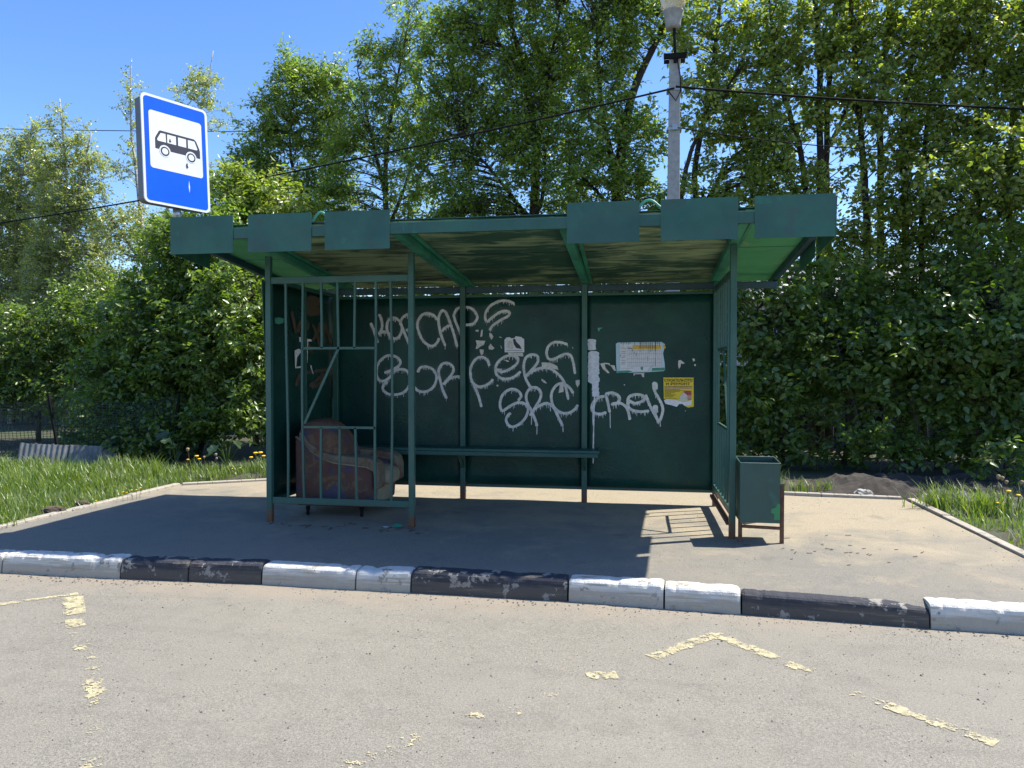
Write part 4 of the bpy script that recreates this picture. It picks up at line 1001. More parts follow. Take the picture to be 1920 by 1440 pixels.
def G(u, y): p = at_y(u, 700, y); return (p.x, p.y, -.02)
def stem(u0, y, *uv, r=(.07, .02)):
    return ([G(u0, y)]+[W(a, b, y+c) for a, b, c in uv], r[0], r[1])

# left birches
gB = 'birches at the left edge'
plant('birch_tree', 'leftmost pale birch, cut by the left edge of the photo', 'tree', G(20, 17), [stem(20, 17, (25, 550, 0), (35, 380, 0), (60, 235, 0), r=(.09, .015))],
      [B(25, 520, 17, 1.35, 1.1, 2.5), B(40, 340, 17, .95, .7, 1.4), B(55, 250, 17, .3, .3, .5), B(20, 650, 16.5, 1.2, 1., .7)], 'leaf_birch', (.062, .050), 'birch', .30, 50, 36, thin=.55, group=gB)
plant('birch_tree', 'slim birch with two pointed tops between the left edge and the bus stop sign', 'tree', G(120, 16.2), [stem(120, 16.2, (125, 560, 0), (128, 380, 0), (112, 185, 0), r=(.08, .012)), ([W(126, 460, 16.2), W(150, 340, 16.1), W(172, 250, 16)], .04, .012)],
      [B(130, 520, 16.2, 1.2, 1., 2.1), B(130, 350, 16.2, .9, .7, 1.2), B(112, 240, 16.2, .28, .28, .55), B(165, 290, 16.2, .35, .35, .6), B(60, 640, 16, .8, .7, .8), B(150, 640, 16, 1., .8, .7)], 'leaf_birch', (.062, .050), 'birch', .30, 50, 36, thin=.55, group=gB)
plant('birch_tree', 'open airy birch whose thin tops frame the bus stop sign', 'tree', G(290, 17.5), [stem(290, 17.5, (275, 560, 0), (262, 380, 0), (245, 240, 0), (247, 110, 0), r=(.09, .01)), ([W(272, 480, 17.5), W(340, 330, 17.4), (W(378, 200, 17.4)), W(400, 95, 17.4)], .05, .008), ([W(270, 500, 17.5), W(215, 420, 17.3), W(190, 380, 17.2)], .03, .008)],
      [B(245, 200, 17.5, .30, .3, .85, .8), B(232, 300, 17.5, .45, .4, .7, .7), B(375, 165, 17.4, .75, .5, .45, .9), B(395, 220, 17.4, .38, .35, .5, .8), B(250, 440, 17.5, 1.05, .9, .9, .75), B(400, 330, 17.4, .4, .4, .6, .6), B(230, 580, 17.3, 1.2, 1, 1.1, 1.)], 'leaf_birch', (.062, .050), 'birch', .30, 50, 30, thin=.6, group=gB)
# dense bush left of the shelter
plant('leafy_bush', 'large dark rounded bush filling the gap left of the shelter', 'bush', G(350, 11.6), [stem(350, 11.6, (340, 700, 0), (360, 560, 0), (390, 450, 0), r=(.06, .015)), stem(330, 11.5, (270, 720, 0), (230, 640, 0), r=(.05, .015)), stem(370, 11.5, (440, 680, 0), (470, 560, 0), r=(.05, .015))],
      [B(330, 640, 11.6, 1.25, 1.0, 1.15, 1.5), B(395, 500, 11.8, .95, .85, .95, 1.4), B(450, 630, 11.2, .85, .8, 1.15, 1.4), B(250, 720, 11.4, .85, .8, .85, 1.4), B(330, 470, 12, .5, .5, .6, 1.2), B(200, 800, 10.8, .7, .5, .42, 1.5), B(260, 830, 10.5, .6, .4, .32, 1.6), B(420, 780, 11.1, .9, .6, .5, 1.4), B(310, 800, 11, .8, .6, .45, 1.3)], 'leaf_bush', (.10, .055), 'twig', .4, 46, 20, 'lens')
plant('leafy_bush', 'low bush mass hanging over the net fence at the left edge', 'bush', G(70, 13), [stem(70, 13, (80, 700, 0), (90, 620, 0), r=(.05, .015)), stem(170, 12.6, (170, 700, 0), (180, 600, 0), r=(.05, .015))],
      [B(60, 660, 12.6, 1.4, .8, .85, 1.5), B(180, 620, 12.8, .9, .8, 1.0, 1.5), B(10, 730, 12.4, 1., .6, .5, 1.5), B(140, 745, 12.2, .8, .6, .45, 1.4), B(-80, 640, 12.6, .9, .8, 1., 1.4)], 'leaf_bush', (.08, .05), 'twig', .4, 42, 18, 'lens')
plant('elder_bush', 'bright yellow-green elder bush peeping over the left end of the shelter roof', 'bush', G(480, 13), [stem(480, 13, (470, 600, 0), (455, 430, 0), (450, 360, 0), r=(.06, .015)), stem(500, 13, (520, 560, 0), (530, 420, 0), r=(.05, .015))],
      [B(450, 375, 12.6, .62, .6, .55, 1.3), B(520, 400, 12.7, .6, .6, .5, 1.1), B(480, 560, 13, .8, .7, 1.2, .8)], 'leaf_elder', (.12, .048), 'twig', .5, 44, 26)
plant('ash_tree', 'spreading light ash tree left of centre behind the shelter roof', 'tree', G(590, 15.2), [stem(590, 15.2, (600, 560, 0), (570, 400, 0), (545, 280, 0), (550, 130, 0), r=(.10, .012)), ([W(590, 470, 15.2), W(520, 360, 15.1), W(480, 290, 15)], .04, .01), ([W(580, 420, 15.2), W(625, 300, 15.1), W(645, 190, 15.1)], .04, .01)],
      [B(560, 190, 15.2, .85, .7, .95, 1.), B(620, 170, 15.3, .6, .6, .7, .9), B(490, 340, 15, .75, .6, .6, 1.), B(505, 260, 15, .8, .7, .8, 1.), B(610, 270, 15.3, .8, .7, .9, .9), B(540, 370, 15, .9, .8, .7, .85), B(620, 390, 15.2, .6, .7, .7, .8), B(455, 320, 15, .35, .4, .35, .9), B(560, 120, 15.2, .35, .4, .4, .9), B(460, 430, 15, .7, .6, .6, .9), B(600, 440, 15.2, 1., .7, .5, .9)], 'leaf_ash', (.098, .046), 'twig', .5, 40, 32, thin=.6)
plant('rowan_tree', 'tall slender rowan with visible forked stems and feathery top', 'tree', G(730, 14.6), [stem(730, 14.6, (728, 500, 0), (722, 330, 0), (735, 200, 0), (768, 20, 0), r=(.11, .012)), ([W(722, 360, 14.6), W(690, 230, 14.5), W(670, 130, 14.5)], .05, .01), ([W(733, 420, 14.6), W(765, 330, 14.6), W(800, 200, 14.6)], .05, .01), ([W(690, 240, 14.5), W(660, 190, 14.5), W(640, 170, 14.4)], .02, .006)],
      [B(770, 70, 14.6, .55, .45, .8, .9), B(710, 130, 14.6, .65, .5, .75, .9), B(680, 240, 14.5, .75, .6, .9, .8), B(760, 240, 14.6, .75, .6, .95, .9), B(640, 330, 14.4, .5, .6, .6, .8), B(745, 370, 14.6, .7, .7, .6, .9), B(650, 400, 14.6, .7, .6, .5, .9)], 'leaf_ash', (.115, .042), 'twig', .55, 40, 31, thin=.6)
plant('willow_tree', 'big leafy tree with dark fork in the middle, rising out of the photo top', 'tree', G(1000, 14.2), [stem(1000, 14.2, (1000, 480, 0), (1003, 300, 0), (985, 150, 0), (930, -60, 0), r=(.15, .03)), ([W(1003, 320, 14.2), W(1020, 180, 14.1), W(1050, 20, 14)], .08, .02), ([W(1000, 420, 14.2), W(930, 330, 14), W(870, 260, 13.9)], .05, .012), ([W(985, 150, 14.2), W(960, 110, 14.1), (W(900, 40, 14))], .05, .012), ([W(1000, 400, 14.2), W(1015, 380, 14), W(1022, 300, 13.9), W(1010, 200, 13.9)], .06, .015)],
      [B(850, 130, 14, .75, .8, 1.2, .9), B(830, 290, 14, .7, .8, .9, .9), B(930, 220, 14.1, .8, .9, 1.1, .9), B(930, 40, 14.1, .8, .9, .9, .9), B(1040, 110, 14.1, .85, .9, 1.3, .9), B(1020, 300, 13.8, .75, .8, .8, .95), B(900, 375, 13.8, .8, .8, .5, 1.), B(1000, -60, 14, 1.2, .9, .8, .8), B(860, 400, 14, .6, .6, .5, 1.), B(1060, 400, 14, .7, .6, .45, 1.), B(990, 200, 14.6, .8, .5, 1.2, .8)], 'leaf_ash', (.10, .050), 'bark', .32, 40, 30, thin=.6)
plant('maple_tree', 'leaning dark-limbed tree beside the lamp pole, left of it', 'tree', G(1165, 13.8), [stem(1165, 13.8, (1155, 500, 0), (1160, 330, 0), (1185, 180, 0), (1240, 60, 0), (1290, -60, 0), r=(.16, .03)), ([W(1160, 340, 13.8), W(1130, 220, 13.7), W(1120, 60, 13.6)], .08, .02), ([W(1158, 400, 13.8), W(1100, 340, 13.6), W(1060, 300, 13.5)], .04, .012)],
      [B(1150, 60, 13.7, .8, .9, 1.0, .85), B(1120, 220, 13.6, .7, .8, .9, .9), B(1200, 270, 13.6, .42, .7, .8, .9), B(1120, 350, 13.4, .8, .8, .6, 1.), B(1230, 20, 13.8, .6, .7, .7, .8), B(1215, 380, 13.5, .5, .7, .5, 1.), B(1150, -60, 13.6, 1., .9, .6, .8)], 'leaf_ash', (.10, .052), 'bark', .32, 40, 30, 'lens', thin=.6)
# right-hand stand of bird cherries
gC = 'bird cherries right of the lamp pole'
def cherry(lab, u, y, stems, blobs): plant('bird_cherry_tree', lab, 'tree', G(u, y), stems, blobs, 'leaf_cherry', (.092, .056), 'bark', .32, 38, 19, 'broad', group=gC, thin=.62)
cherry('bird cherry just right of the lamp pole with a slanting branch', 1330, 13.6, [stem(1330, 13.6, (1320, 500, 0), (1300, 330, 0), (1330, 180, 0), (1350, 30, 0), (1360, -80, 0), r=(0.079, 0.022)), ([W(1270, 400, 13.4), W(1290, 300, 13.4), W(1320, 230, 13.4), W(1380, 140, 13.4)], .05, .02), ([W(1310, 400, 13.6), W(1370, 300, 13.5), W(1440, 250, 13.5)], .04, .012)],
       [B(1330, 60, 13.5, .62, .8, 1.1, 1.), B(1340, 230, 13.4, .62, .8, .9, 1.05), B(1320, 360, 13.3, .55, .7, .5, 1.05), B(1420, 120, 13.5, .7, .8, 1.2, 1.), B(1450, 330, 12.6, .55, .5, .6, .9), B(1380, 420, 12.5, .5, .5, .4, .9), B(1400, 300, 13.4, .7, .8, .7, 1.05)])
cherry('bird cherry with twin straight dark stems above the right end of the shelter roof', 1545, 13.4, [stem(1538, 13.4, (1538, 480, 0), (1538, 300, 0), (1535, 100, 0), (1520, -80, 0), r=(0.086, 0.036)), stem(1556, 13.5, (1553, 460, 0), (1550, 280, 0), (1560, 80, 0), (1575, -80, 0), r=(0.079, 0.029)), stem(1525, 13.3, (1512, 370, 0), (1480, 210, 0), (1455, 130, 0), (1440, -40, 0), r=(0.065, 0.022)), ([W(1538, 300, 13.4), W(1590, 200, 13.3), W(1610, 90, 13.2)], .04, .012)],
       [B(1500, 60, 13.3, .75, .8, 1.0, 1.), B(1480, 230, 13.2, .65, .8, .9, 1.05), B(1570, 170, 13.2, .62, .8, 1., 1.05), B(1560, 330, 12.5, .4, .4, .5, .7), B(1600, 40, 13.3, .7, .8, .9, 1.), B(1500, 360, 13.1, .7, .7, .5, 1.05), B(1420, 380, 13.1, .6, .6, .4, 1.05)])
cherry('bird cherry with a forked bare trunk right of the twin stems', 1625, 13.2, [stem(1630, 13.2, (1625, 470, 0), (1620, 340, 0), (1610, 190, 0), (1595, 20, 0), (1590, -80, 0), r=(0.079, 0.029)), ([W(1612, 220, 13.2), W(1590, 180, 13.1), W(1575, 120, 13.1)], .04, .015), stem(1652, 13.3, (1650, 400, 0), (1650, 200, 0), (1665, 40, 0), (1680, -80, 0), r=(0.072, 0.029))],
       [B(1650, 180, 12.5, .4, .4, .7, .8), B(1680, 100, 13.1, .75, .8, 1.1, 1.), B(1640, 430, 12.9, .6, .7, .7, 1.), B(1590, 470, 12.8, .5, .6, .6, 1.1), B(1670, 280, 13, .5, .7, .7, 1.05), B(1650, 560, 12.6, .8, .7, .7, 1.2)])
cherry('dense many-stemmed bird cherry second from the right edge', 1720, 13, [stem(1700, 13, (1698, 420, 0), (1695, 240, 0), (1720, 60, 0), (1740, -80, 0), r=(0.072, 0.029)), stem(1735, 13, (1728, 450, 0), (1735, 280, 0), (1760, 100, 0), r=(0.065, 0.022))],
       [B(1770, 360, 11.9, .55, .6, .5, .8), B(1760, 80, 13, .8, .8, 1.1, 1.1), B(1750, 260, 12.9, .75, .8, .9, 1.1), B(1740, 420, 12.8, .75, .8, .9, 1.2), B(1760, 580, 12.5, .85, .8, .8, 1.25)])
cherry('dense bird cherry cut by the right edge of the photo', 1850, 13, [stem(1830, 13, (1835, 450, 0), (1830, 260, 0), (1850, 60, 0), r=(0.072, 0.022)), stem(1880, 13, (1890, 400, 0), (1900, 200, 0), (1920, 20, 0), r=(0.065, 0.022))],
       [B(1880, 300, 11.8, .6, .7, .6, .8), B(1860, 60, 13, .85, .8, 1.1, 1.15), B(1860, 250, 12.9, .8, .8, 1., 1.2), B(1850, 430, 12.7, .85, .8, .9, 1.2), B(1870, 590, 12.4, .8, .8, .8, 1.25)])
cherry('bird cherry standing beyond the right edge', 2020, 12.8, [stem(2020, 12.8, (2020, 450, 0), (2030, 200, 0), (2040, 0, 0), r=(0.079, 0.022))],
       [B(1990, 100, 12.8, .9, .8, 1.2, 1.1), B(2000, 330, 12.7, .9, .8, 1.1, 1.1), B(2020, 560, 12.4, .9, .8, .9, 1.2)])
cherry('unseen bird cherry added well beyond the right edge to shade the soil heap', 2200, 11.6, [stem(2200, 11.6, (2200, 450, 0), (2210, 200, 0), (2220, 0, 0), r=(0.079, 0.022))],
       [B(2170, 350, 11.6, .9, 1.2, 1.0, 1.2), B(2180, 150, 11.6, .9, 1.2, 1.0, 1.2), B(2260, 250, 11.4, .8, 1.1, 1.0, 1.2)])  # tree out of view, added to keep sun off the heap and weeds
cherry('last bird cherry beyond the right edge, unseen, added to cast more shade', 2420, 11.4, [stem(2420, 11.4, (2420, 450, 0), (2430, 200, 0), (2440, 0, 0), r=(0.079, 0.022))],
       [B(2400, 350, 11.4, .9, 1.2, 1.1, 1.2), B(2410, 120, 11.4, .9, 1.2, 1.0, 1.2)])  # another unseen tree, added only for the shade it casts leftwards
# understorey on the right
gU = 'bushes under the bird cherries'
def under(lab, u, y, stems, blobs, n=1.): plant('cherry_shrub', lab, 'bush', G(u, y), stems, blobs, 'leaf_bush', (.105, .065), 'twig', .45, 40, 16*n, 'broad', group=gU)
under('broad-leaved shrub tight against the shelter right end', 1460, 11.6, [stem(1470, 11.6, (1465, 720, 0), (1450, 600, 0), r=(.04, .012)), stem(1440, 11.8, (1430, 700, 0), (1420, 580, 0), r=(.03, .01))],
      [B(1450, 610, 11.8, .75, .7, .75, 1.2), B(1430, 740, 11.5, .7, .6, .6, 1.3), B(1540, 560, 12, .7, .7, .6, 1.1), B(1400, 830, 11.3, .5, .5, .5, 1.)])
under('shrub with dangling bare shoots behind the litter bin', 1590, 11.4, [stem(1580, 11.4, (1590, 760, 0), (1570, 640, 0), r=(.04, .012)), stem(1610, 11.5, (1630, 740, 0), (1640, 620, 0), r=(.03, .01)), ([W(1575, 860, 11), W(1560, 800, 10.9), W(1590, 770, 10.9), W(1620, 720, 11)], .008, .003), ([W(1640, 870, 11), W(1660, 800, 10.9), W(1630, 760, 10.9), W(1600, 770, 10.9)], .008, .003), ([W(1600, 760, 10.8), W(1620, 830, 10.8), W(1680, 860, 10.9)], .006, .003)],
      [B(1570, 680, 11.6, .75, .7, .7, 1.3), B(1660, 660, 11.6, .7, .7, .65, 1.3), B(1520, 780, 11.3, .6, .5, .5, 1.), B(1500, 870, 11, .5, .4, .28, 1.3), B(1600, 855, 11, .8, .4, .26, 1.1)])
under('wide low-hanging shrub above the rubble heap', 1760, 11.3, [stem(1760, 11.3, (1750, 740, 0), (1760, 600, 0), r=(.045, .012)), stem(1720, 11.4, (1700, 740, 0), (1690, 640, 0), r=(.03, .01)), ([W(1725, 900, 11), W(1720, 820, 10.9), W(1710, 760, 10.8)], .008, .003)],
      [B(1760, 650, 11.3, .85, .7, .7, 1.3), B(1700, 740, 11.1, .6, .5, .45, 1.2), B(1800, 760, 11, .65, .5, .45, 1.2), B(1740, 850, 11, .8, .4, .26, 1.1), B(1820, 840, 10.9, .6, .4, .3, 1.1)])
under('shrub cut by the right edge of the photo with leaves hanging low', 1890, 11, [stem(1890, 11, (1885, 740, 0), (1890, 600, 0), r=(.045, .012))],
      [B(1890, 650, 11, .75, .7, .75, 1.3), B(1900, 770, 10.8, .6, .5, .4, 1.2), B(1990, 700, 10.8, .8, .7, .9, 1.2), B(1860, 520, 11.6, .8, .7, .7, 1.2), B(1880, 860, 10.8, .6, .4, .25, .6)])
gR = 'bushes behind the shelter back wall'
for u_, lab_ in ((640, 'leafy bush seen through the slit above the back wall, left bay'), (860, 'leafy bush seen through the slit above the back wall, middle bay'), (1090, 'leafy bush between the two trunks above the back wall, right of centre'), (1290, 'leafy bush behind the lamp pole foot')):
    plant('leafy_bush', lab_, 'bush', G(u_, 12.4), [stem(u_, 12.4, (u_, 640, 0), (u_+20, 500, 0), r=(.045, .012))],
          [B(u_-60, 545, 12.4, .7, .45, .75, .8), B(u_+50, 530, 12.4, .7, .45, .75, .8), B(u_, 640, 12.2, 1., .5, .7, .7)], 'leaf_elder', (.10, .05), 'twig', .45, 40, 30, group=gR)
for u_, y_, sc_, lab_ in ((1700, 10.9, 1.2, 'low leafy weed at the back of the soil heap'), (1880, 9.6, 1.1, 'low leafy weed behind the seed heads at the right verge'), (1650, 10.5, 1.4, 'tall leafy weed under the dangling bare shoots')):
    plant('leafy_weed', lab_, 'weed', G(u_, y_), [(([G(u_, y_), Vector(G(u_, y_))+Vector((.03, 0, .2)), Vector(G(u_, y_))+Vector((.05, 0, .42*sc_))]), .008, .003)],
          [(tuple(Vector(G(u_, y_))+Vector((0, 0, .30*sc_))), (.36*sc_, .25, .24*sc_), 2.2)], 'leaf_bush', (.085, .05), 'twig', .3, 30, 18, 'broad', twl=.16, group='weeds under the right bushes')
# burdock under the left bush: large lobed leaves
def burdock(lab, u, v0, y, n, sz):
    p0 = at_y(u, v0, y); root = thing('burdock', lab, 'plant', (p0.x, p0.y, 0)); mb = MB(); lv = MB()
    for k in range(n):
        a = rng.uniform(0, 2*math.pi); hh = rng.uniform(.12, .55); rr2 = rng.uniform(.08, .42)
        tip = Vector((p0.x+rr2*math.cos(a), p0.y+rr2*math.sin(a)*.8-.05, hh)); mb.tube([(p0.x, p0.y, 0), ((p0.x+tip.x)/2, (p0.y+tip.y)/2, hh*.75), tuple(tip)], [.008, .006, .004], 5)
        out = Vector((math.cos(a), math.sin(a), -.35+rng.normal()*.2)).normalized(); sd3 = out.cross(Vector((rng.normal()*.2, rng.normal()*.2, 1))).normalized(); up3 = sd3.cross(out)
        L = sz*rng.uniform(.7, 1.2); m = 14; ring = []
        for i in range(m+1):
            t = i/m*2*math.pi; rad = L*.5*(1+.22*math.cos(t*5+.4)+.06*rng.normal())
            ring.append(tip+out*(L*.42+rad*math.cos(t))+sd3*(rad*.85*math.sin(t))+up3*(-.10*L*math.cos(t)+.10*L*abs(math.sin(t))))
        o = len(lv.v); lv.v.append(tuple(tip+out*L*.3)); lv.v += [tuple(q) for q in ring[:-1]]
        lv.f += [(o, o+1+i, o+1+(i+1) % m) for i in range(m)]
    mb.build('stalk', M['grass'], root); lv.build('foliage', M['leaf_burdock'], root)
for i, (u, v, y, n, s, lab) in enumerate(((330, 830, 10.2, 10, .19, 'broad-leaved burdock under the dark bush, nearest the dandelions'), (425, 850, 10.2, 9, .18, 'broad-leaved burdock against the left side wall of the shelter'), (260, 850, 10.3, 8, .16, 'burdock at the edge of the tall grass by the slate sheet'))):
    burdock(lab, u, v, y, n, s)

# ------------------------------------------------------------------ grass
def grass(name, spots, mat='grass'):
    P, H = [], []
    for (x, y, z, h) in spots: P.append((x, y, z)); H.append(h)
    P = np.array(P); H = np.array(H); n = len(P); a = rng.uniform(0, 2*math.pi, n)
    bend = rng.uniform(.15, .75, n)*H; dx = np.cos(a)*bend; dy = np.sin(a)*bend
    wd = rng.uniform(.0035, .008, n); sxx = -np.sin(a+rng.normal(size=n)*.6)*wd; syy = np.cos(a)*wd
    rows = []
    for t in (0, .4, .75, 1.):
        c = P+np.stack([dx*t**2, dy*t**2, H*(t-.22*t**3*bend/H)], 1); k = (1-t**1.6)
        s = np.stack([sxx*k, syy*k, 0*sxx], 1); rows += [c-s, c+s]
    V = np.stack(rows[:7], 1).reshape(-1, 3); o = np.arange(n)[:, None]*7
    q = np.concatenate([o+np.array([[0, 1, 3, 2]]), o+np.array([[2, 3, 5, 4]])]); t = o+np.array([[4, 5, 6]])
    me = bpy.data.meshes.new(name); me.from_pydata(V.tolist(), [], q.tolist()+t.tolist()); me.update()
    at = me.attributes.new('tint', 'FLOAT', 'POINT'); at.data.foreach_set('value', np.repeat(np.clip(rng.normal(.5, .22, n), 0, 1), 7).astype(np.float32))
    me.materials.append(M[mat]); ob = bpy.data.objects.new(name, me); COL.objects.link(ob); return kind(ob, 'stuff')
spots = []
for _ in range(26000):                                             # left verge
    x = rng.uniform(-9.6, -5.66); y = rng.uniform(5.3, 10.3)
    if y > 9.6+(x+5.7)*.15 + .5: continue
    dn = .5+.5*nz(x*1.3, y*1.3, 6)
    if rng.random() > .25+dn: continue
    e = max(0, min(1, (-5.72-x)/.8))
    spots.append((x, y, gz(x, y)-.01, (rng.uniform(.05, .17)+.20*e*dn*rng.random())*(.6+.8*max(0, .5+nz(x*2.7, y*2.7, 8)))))
for _ in range(2600):                                              # behind the rear edging on the left
    x = rng.uniform(-5.7, -3.4); y = rng.uniform(9.0, 10.0)
    if y < 9.12+max(0, -4.7-x)*-.5: continue
    if nz(x*2.2, y*2.2, 1) < -.05: continue
    spots.append((x, y, gz(x, y), rng.uniform(.06, .24)))
for _ in range(6500):                                              # right verge
    x = rng.uniform(3.06, 6.5); y = rng.uniform(5.2, 8.9)
    if nz(x*1.6, y*1.6, 2) < -.12: continue
    spots.append((x, y, gz(x, y)-.01, rng.uniform(.05, .22)))
for cx_, cy_, r_, n_, h_ in ((1.42, 9.25, .16, 260, .42), (1.62, 9.3, .14, 120, .30), (1.95, 9.2, .12, 50, .22), (2.2, 9.25, .1, 40, .2), (1.1, 9.35, .14, 120, .35), (.96, 9.2, .12, 60, .3), (3.15, 8.3, .22, 150, .34), (3.5, 8.1, .3, 250, .32), (-4.0, 9.3, .2, 300, .35), (-3.75, 9.25, .2, 250, .38), (-4.45, 9.35, .16, 120, .24)):
    for _ in range(n_): spots.append((cx_+rng.normal()*r_*.6, cy_+abs(rng.normal())*r_*.5, -.02, h_*rng.uniform(.5, 1.15)))
grass('verge_grass', spots)

# dandelions
DD = thing('dandelion', 'tall dandelion in yellow flower at the rear left pavement corner', 'dandelion', (0, 0, 0), 0, 'dandelions round the pavement')
MB().tube([(0, 0, 0), (.01, 0, .12), (.0, .01, .25)], [.004, .0035, .003], 5).build('stem', M['grass'], DD, local=True)
mb = MB(); mb.lathe([(.004, -.012), (.012, -.006), (.022, .0), (.024, .006), (.015, .012), (.004, .013)], (0, .01, .255), 12); mb.build('flower_head', M['petal'], DD, local=True)
DS = thing('dandelion', 'gone-over dandelion with dry seed head, tallest beside the right verge', 'dandelion', (0, 0, 0), 0, 'dandelions round the pavement')
MB().tube([(0, 0, 0), (.02, 0, .14), (.05, .0, .30)], [.004, .0035, .003], 5).build('stem', M['twig'], DS, local=True)
MB().lathe([(.004, -.02), (.012, -.012), (.016, .0), (.018, .010), (.012, .020), (.004, .022)], (.05, 0, .305), 10).build('seed_head', M['fluff'], DS, local=True)
flow = [(352, 905, 9.2, .95), (368, 908, 9.2, 1.15), (375, 906, 9.2, 1.0), (230, 944, 7.3, .5), (238, 942, 7.35, .45), (247, 940, 7.4, .52), (255, 938, 7.45, .5), (262, 936, 7.5, .55), (180, 955, 6.9, .4), (472, 897, 9.3, 1.1), (480, 897, 9.35, 1.3), (487, 897, 9.3, 1.35), (493, 897, 9.35, 1.15), (435, 902, 9.25, .5), (450, 900, 9.25, .55), (1890, 980, 8.1, 1.0), (1912, 985, 8.0, .9), (1870, 985, 8.0, .6)]
spot = ['tall with a yellow head, leftmost of three at the rear left corner', 'tallest of three yellow ones at the rear left corner', 'rightmost of three yellow ones at the rear left corner', 'short yellow, first in the row on the left edging', 'short yellow, second in the row on the left edging', 'short yellow, middle of the row on the left edging', 'short yellow, fourth in the row on the left edging', 'short yellow, last in the row on the left edging', 'lone short yellow one near the log on the left verge', 'yellow one at the left of the clump by the shelter corner', 'yellow one in the middle of the clump by the shelter corner', 'tallest yellow one in the clump by the shelter corner', 'yellow one nearest the shelter left post', 'small yellow one on the rear edging, left of a pair', 'small yellow one on the rear edging, right of a pair', 'yellow flower among dry seed heads on the right verge', 'yellow flower at the right edge of the photo', 'short yellow flower under the seed heads on the right verge']
first = True
for (u, v, y, s), lb in zip(flow, spot):
    p = at_y(u, 900, y)
    if first: DD.location = (p.x, p.y, -.02); DD.scale = (s,)*3; DD['label'] = 'dandelion '+lb; first = False
    else: copy_thing(DD, (p.x, p.y, -.02), rng.uniform(0, 6.28), 'dandelion '+lb, s)
seeds = [(1860, 8.3, 1.2), (1882, 8.25, 1.15), (1893, 8.2, 1.05), (1905, 8.2, 1.1), (1915, 8.15, 1.0), (388, 9.3, .9), (398, 9.3, 1.0), (408, 9.3, .85), (360, 9.25, 1.25)]
sl_ = ['leftmost of the seed heads on the right verge', 'tall, second of the seed heads on the right verge', 'middle one of the seed heads on the right verge', 'fourth of the seed heads on the right verge', 'seed head nearest the right edge of the photo', 'left of three dry ones behind the rear left corner', 'middle of three dry ones behind the rear left corner', 'right of three dry ones behind the rear left corner', 'bent dry one between the yellow flowers at the rear left corner']
first = True
for (u, y, s), lb in zip(seeds, sl_):
    p = at_y(u, 900, y)
    if first: DS.location = (p.x, p.y, -.02); DS.scale = (s,)*3; DS['label'] = 'dry dandelion, '+lb; first = False
    else: copy_thing(DS, (p.x, p.y, -.02), rng.uniform(0, 6.28), 'dry dandelion, '+lb, s)

# ------------------------------------------------------------------ small things on the ground
def rock(name, lab, cat, c, r, mt, seed, flat=.6, group=None):
    mb = MB(); n, m = 14, 9
    for i in range(m+1):
        for j in range(n):
            a = math.pi*i/m; b = 2*math.pi*j/n; d = Vector((math.sin(a)*math.cos(b), math.sin(a)*math.sin(b), math.cos(a)))
            k = 1+.35*mnoise.noise(d*1.7+Vector((seed, 0, 0)))+.15*mnoise.noise(d*4+Vector((seed, 3, 0)))
            mb.v.append((c[0]+d.x*r[0]*k, c[1]+d.y*r[1]*k, c[2]+d.z*r[2]*k))
    mb.f = [(i*n+j, i*n+(j+1) % n, (i+1)*n+(j+1) % n, (i+1)*n+j) for i in range(m) for j in range(n)]
    o = mb.build(name, mt, origin=c); return tag(o, lab, cat, group)
p = at_z(1622, 932, 0); rock('stone', 'pale stone lying on the rear edging beside the rubble heap', 'stone', (p.x, p.y+.05, .03), (.10, .08, .055), M['stone'], 2)
p = at_z(128, 952, 0); rock('log', 'short dark log on the left edging in the grass', 'log', (-5.78, 6.62, .03), (.12, .055, .04), M['wood'], 5)
rock('log', 'smaller weathered log piece just behind the dark one on the left edging', 'log', (-5.76, 7.0, .03), (.09, .04, .03), M['wood'], 8)
# heap of rubble and soil
xs = np.linspace(1.9, 5.2, 70); ys = np.linspace(8.95, 10.6, 40)
mb = MB(); n = len(xs)
for y in ys:
    for x in xs:
        e = min(1, (x-1.9)/.6, (5.2-x)/.8, (y-8.95)/.25, (10.6-y)/.5); e = max(0, e)
        z = -.06 + e*(.14+.09*nz(x*1.6, y*1.6, 3)+.06*abs(nz(x*5, y*5, 7))+.03*abs(nz(x*14, y*14, 2)))
        mb.v.append((x, y, z))
mb.f = [(j*n+i, j*n+i+1, (j+1)*n+i+1, (j+1)*n+i) for j in range(len(ys)-1) for i in range(n-1)]
o = mb.build('rubble_heap', M['soil'], origin=(3.5, 9.7, 0)); tag(o, 'heap of dark soil under the right-hand bushes behind the pavement', 'soil heap')
xs = np.linspace(3.08, 4.3, 50); ys = np.linspace(8.0, 9.4, 50); mb = MB(); n = len(xs)
for y in ys:
    for x in xs:
        e = max(0, min(1, (x-3.08)/.2, (4.3-x)/.5, (y-8.0)/.5, (9.4-y)/.3))
        mb.v.append((x, y, -.07+e*(.11+.05*nz(x*3, y*3, 3)+.07*abs(nz(x*9, y*9, 7))+.04*abs(nz(x*23, y*23, 2)))))
mb.f = [(j*n+i, j*n+i+1, (j+1)*n+i+1, (j+1)*n+i) for j in range(len(ys)-1) for i in range(n-1)]
o = mb.build('rubble_heap', M['rubble'], origin=(3.7, 8.7, 0)); tag(o, 'heap of broken grey asphalt lumps at the far right pavement corner', 'rubble heap')
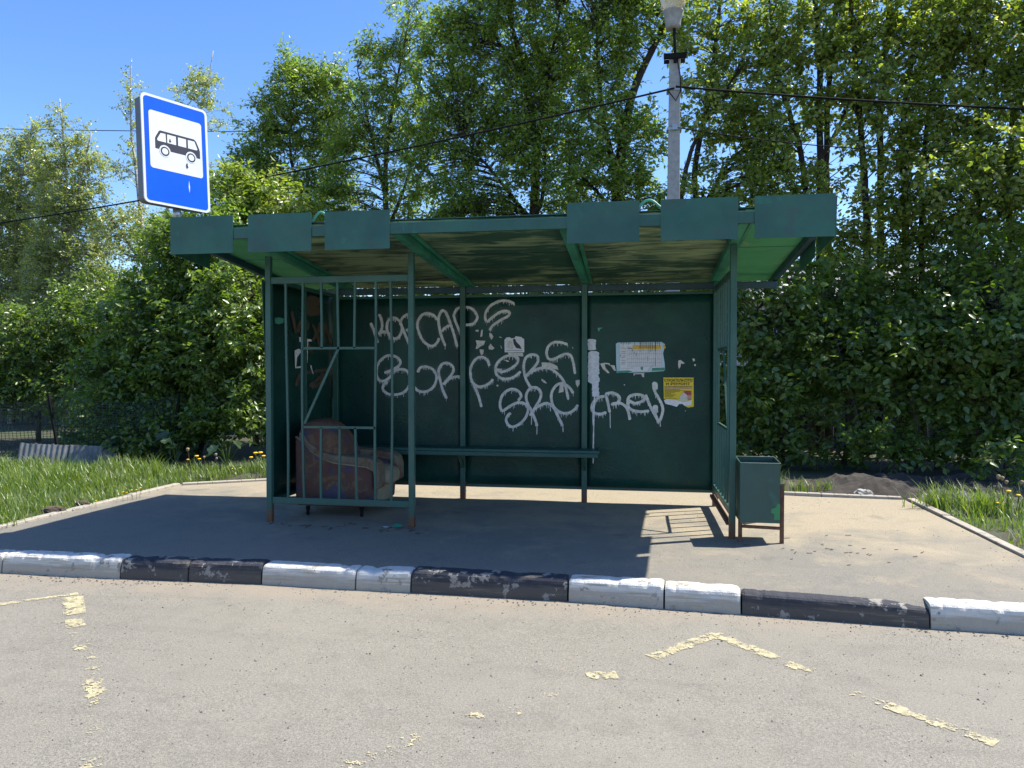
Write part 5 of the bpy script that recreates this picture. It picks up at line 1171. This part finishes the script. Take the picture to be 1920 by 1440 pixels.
# loose grit on road and pavement
mb = MB()
def grit(x, y, z, r):
    a = rng.uniform(0, 6.28); pts = []
    for k in range(5): b = a+k*1.2566; q = r*rng.uniform(.6, 1.2); pts.append((x+q*math.cos(b), y+q*math.sin(b), z))
    top = (x+rng.normal()*r*.2, y+rng.normal()*r*.2, z+r*rng.uniform(.5, 1.))
    mb.add(pts+[top], [(k, (k+1) % 5, 5) for k in range(5)])
for _ in range(4200):
    x = rng.uniform(-5, 4.5); y = rng.uniform(1.6, 4.95); grit(x, y, -.15+.007*nz(x*.6, y*.6)+.004*nz(x*2, y*2, 5), rng.choice([.003, .004, .005, .006, .009], p=[.38, .3, .2, .09, .03]))
for _ in range(700):
    x = rng.uniform(-5, 3); y = kerb_y(x)-abs(rng.normal())*.08-.005; grit(x, y, -.15, rng.uniform(.003, .010))
for _ in range(500):
    x = rng.uniform(-4, 2.9); y = rng.uniform(5.3, 8.8); grit(x, y, pv(x, y), rng.uniform(.003, .007))
kind(mb.build('gravel', simple('dark_grit', (.05, .045, .045), (.17, .155, .14), 300, .9, 0)), 'stuff')
mb = MB()
for _ in range(26):
    x = 1.5+rng.normal()*.35; y = 6.3+rng.normal()*.25; a = rng.normal()*.5; L = rng.uniform(.01, .06); z = pv(x, y)+.005
    mb.tube([(x, y, z), (x+L*math.cos(a), y+L*math.sin(a), z+.003)], .0028, 4)
for x, y in ((-3.0, 6.45), (-2.7, 6.42), (-2.35, 6.5), (-2.2, 6.38), (-3.3, 6.5), (-1.95, 6.45), (-2.6, 6.6), (-2.15, 6.55)):
    for _ in range(5):
        xx = x+rng.normal()*.07; yy = y+rng.normal()*.04; a = rng.normal(); L = rng.uniform(.02, .07); mb.tube([(xx, yy, pv(xx, yy)+.004), (xx+L*math.cos(a), yy+L*math.sin(a), pv(xx, yy)+.006)], .004, 4)
kind(mb.build('leaf_litter', M['wood']), 'stuff')
p = at_z(735, 990, 0)
o = scrap([(0, 0), (.05, -.02), (.09, .01), (.07, .05), (.02, .06)], lambda x, y, h: Vector((p.x+x, p.y+y, pv(p.x, p.y)+h+.012+.25*y)), M['inkgreen'], 'litter_scrap', None, .006)
tag(o, 'crumpled green scrap of litter on the ground under the front grille', 'litter')
o = scrap([(-.10, 0), (-.06, -.02), (-.03, .0), (-.05, .03), (-.08, .025)], lambda x, y, h: Vector((p.x+x, p.y+y, pv(p.x, p.y)+h+.004)), M['paper'], 'litter_scrap', None, .006)
tag(o, 'small pale paper scrap on the ground left of the green litter', 'litter')
print('leaves', LEAVES[0])
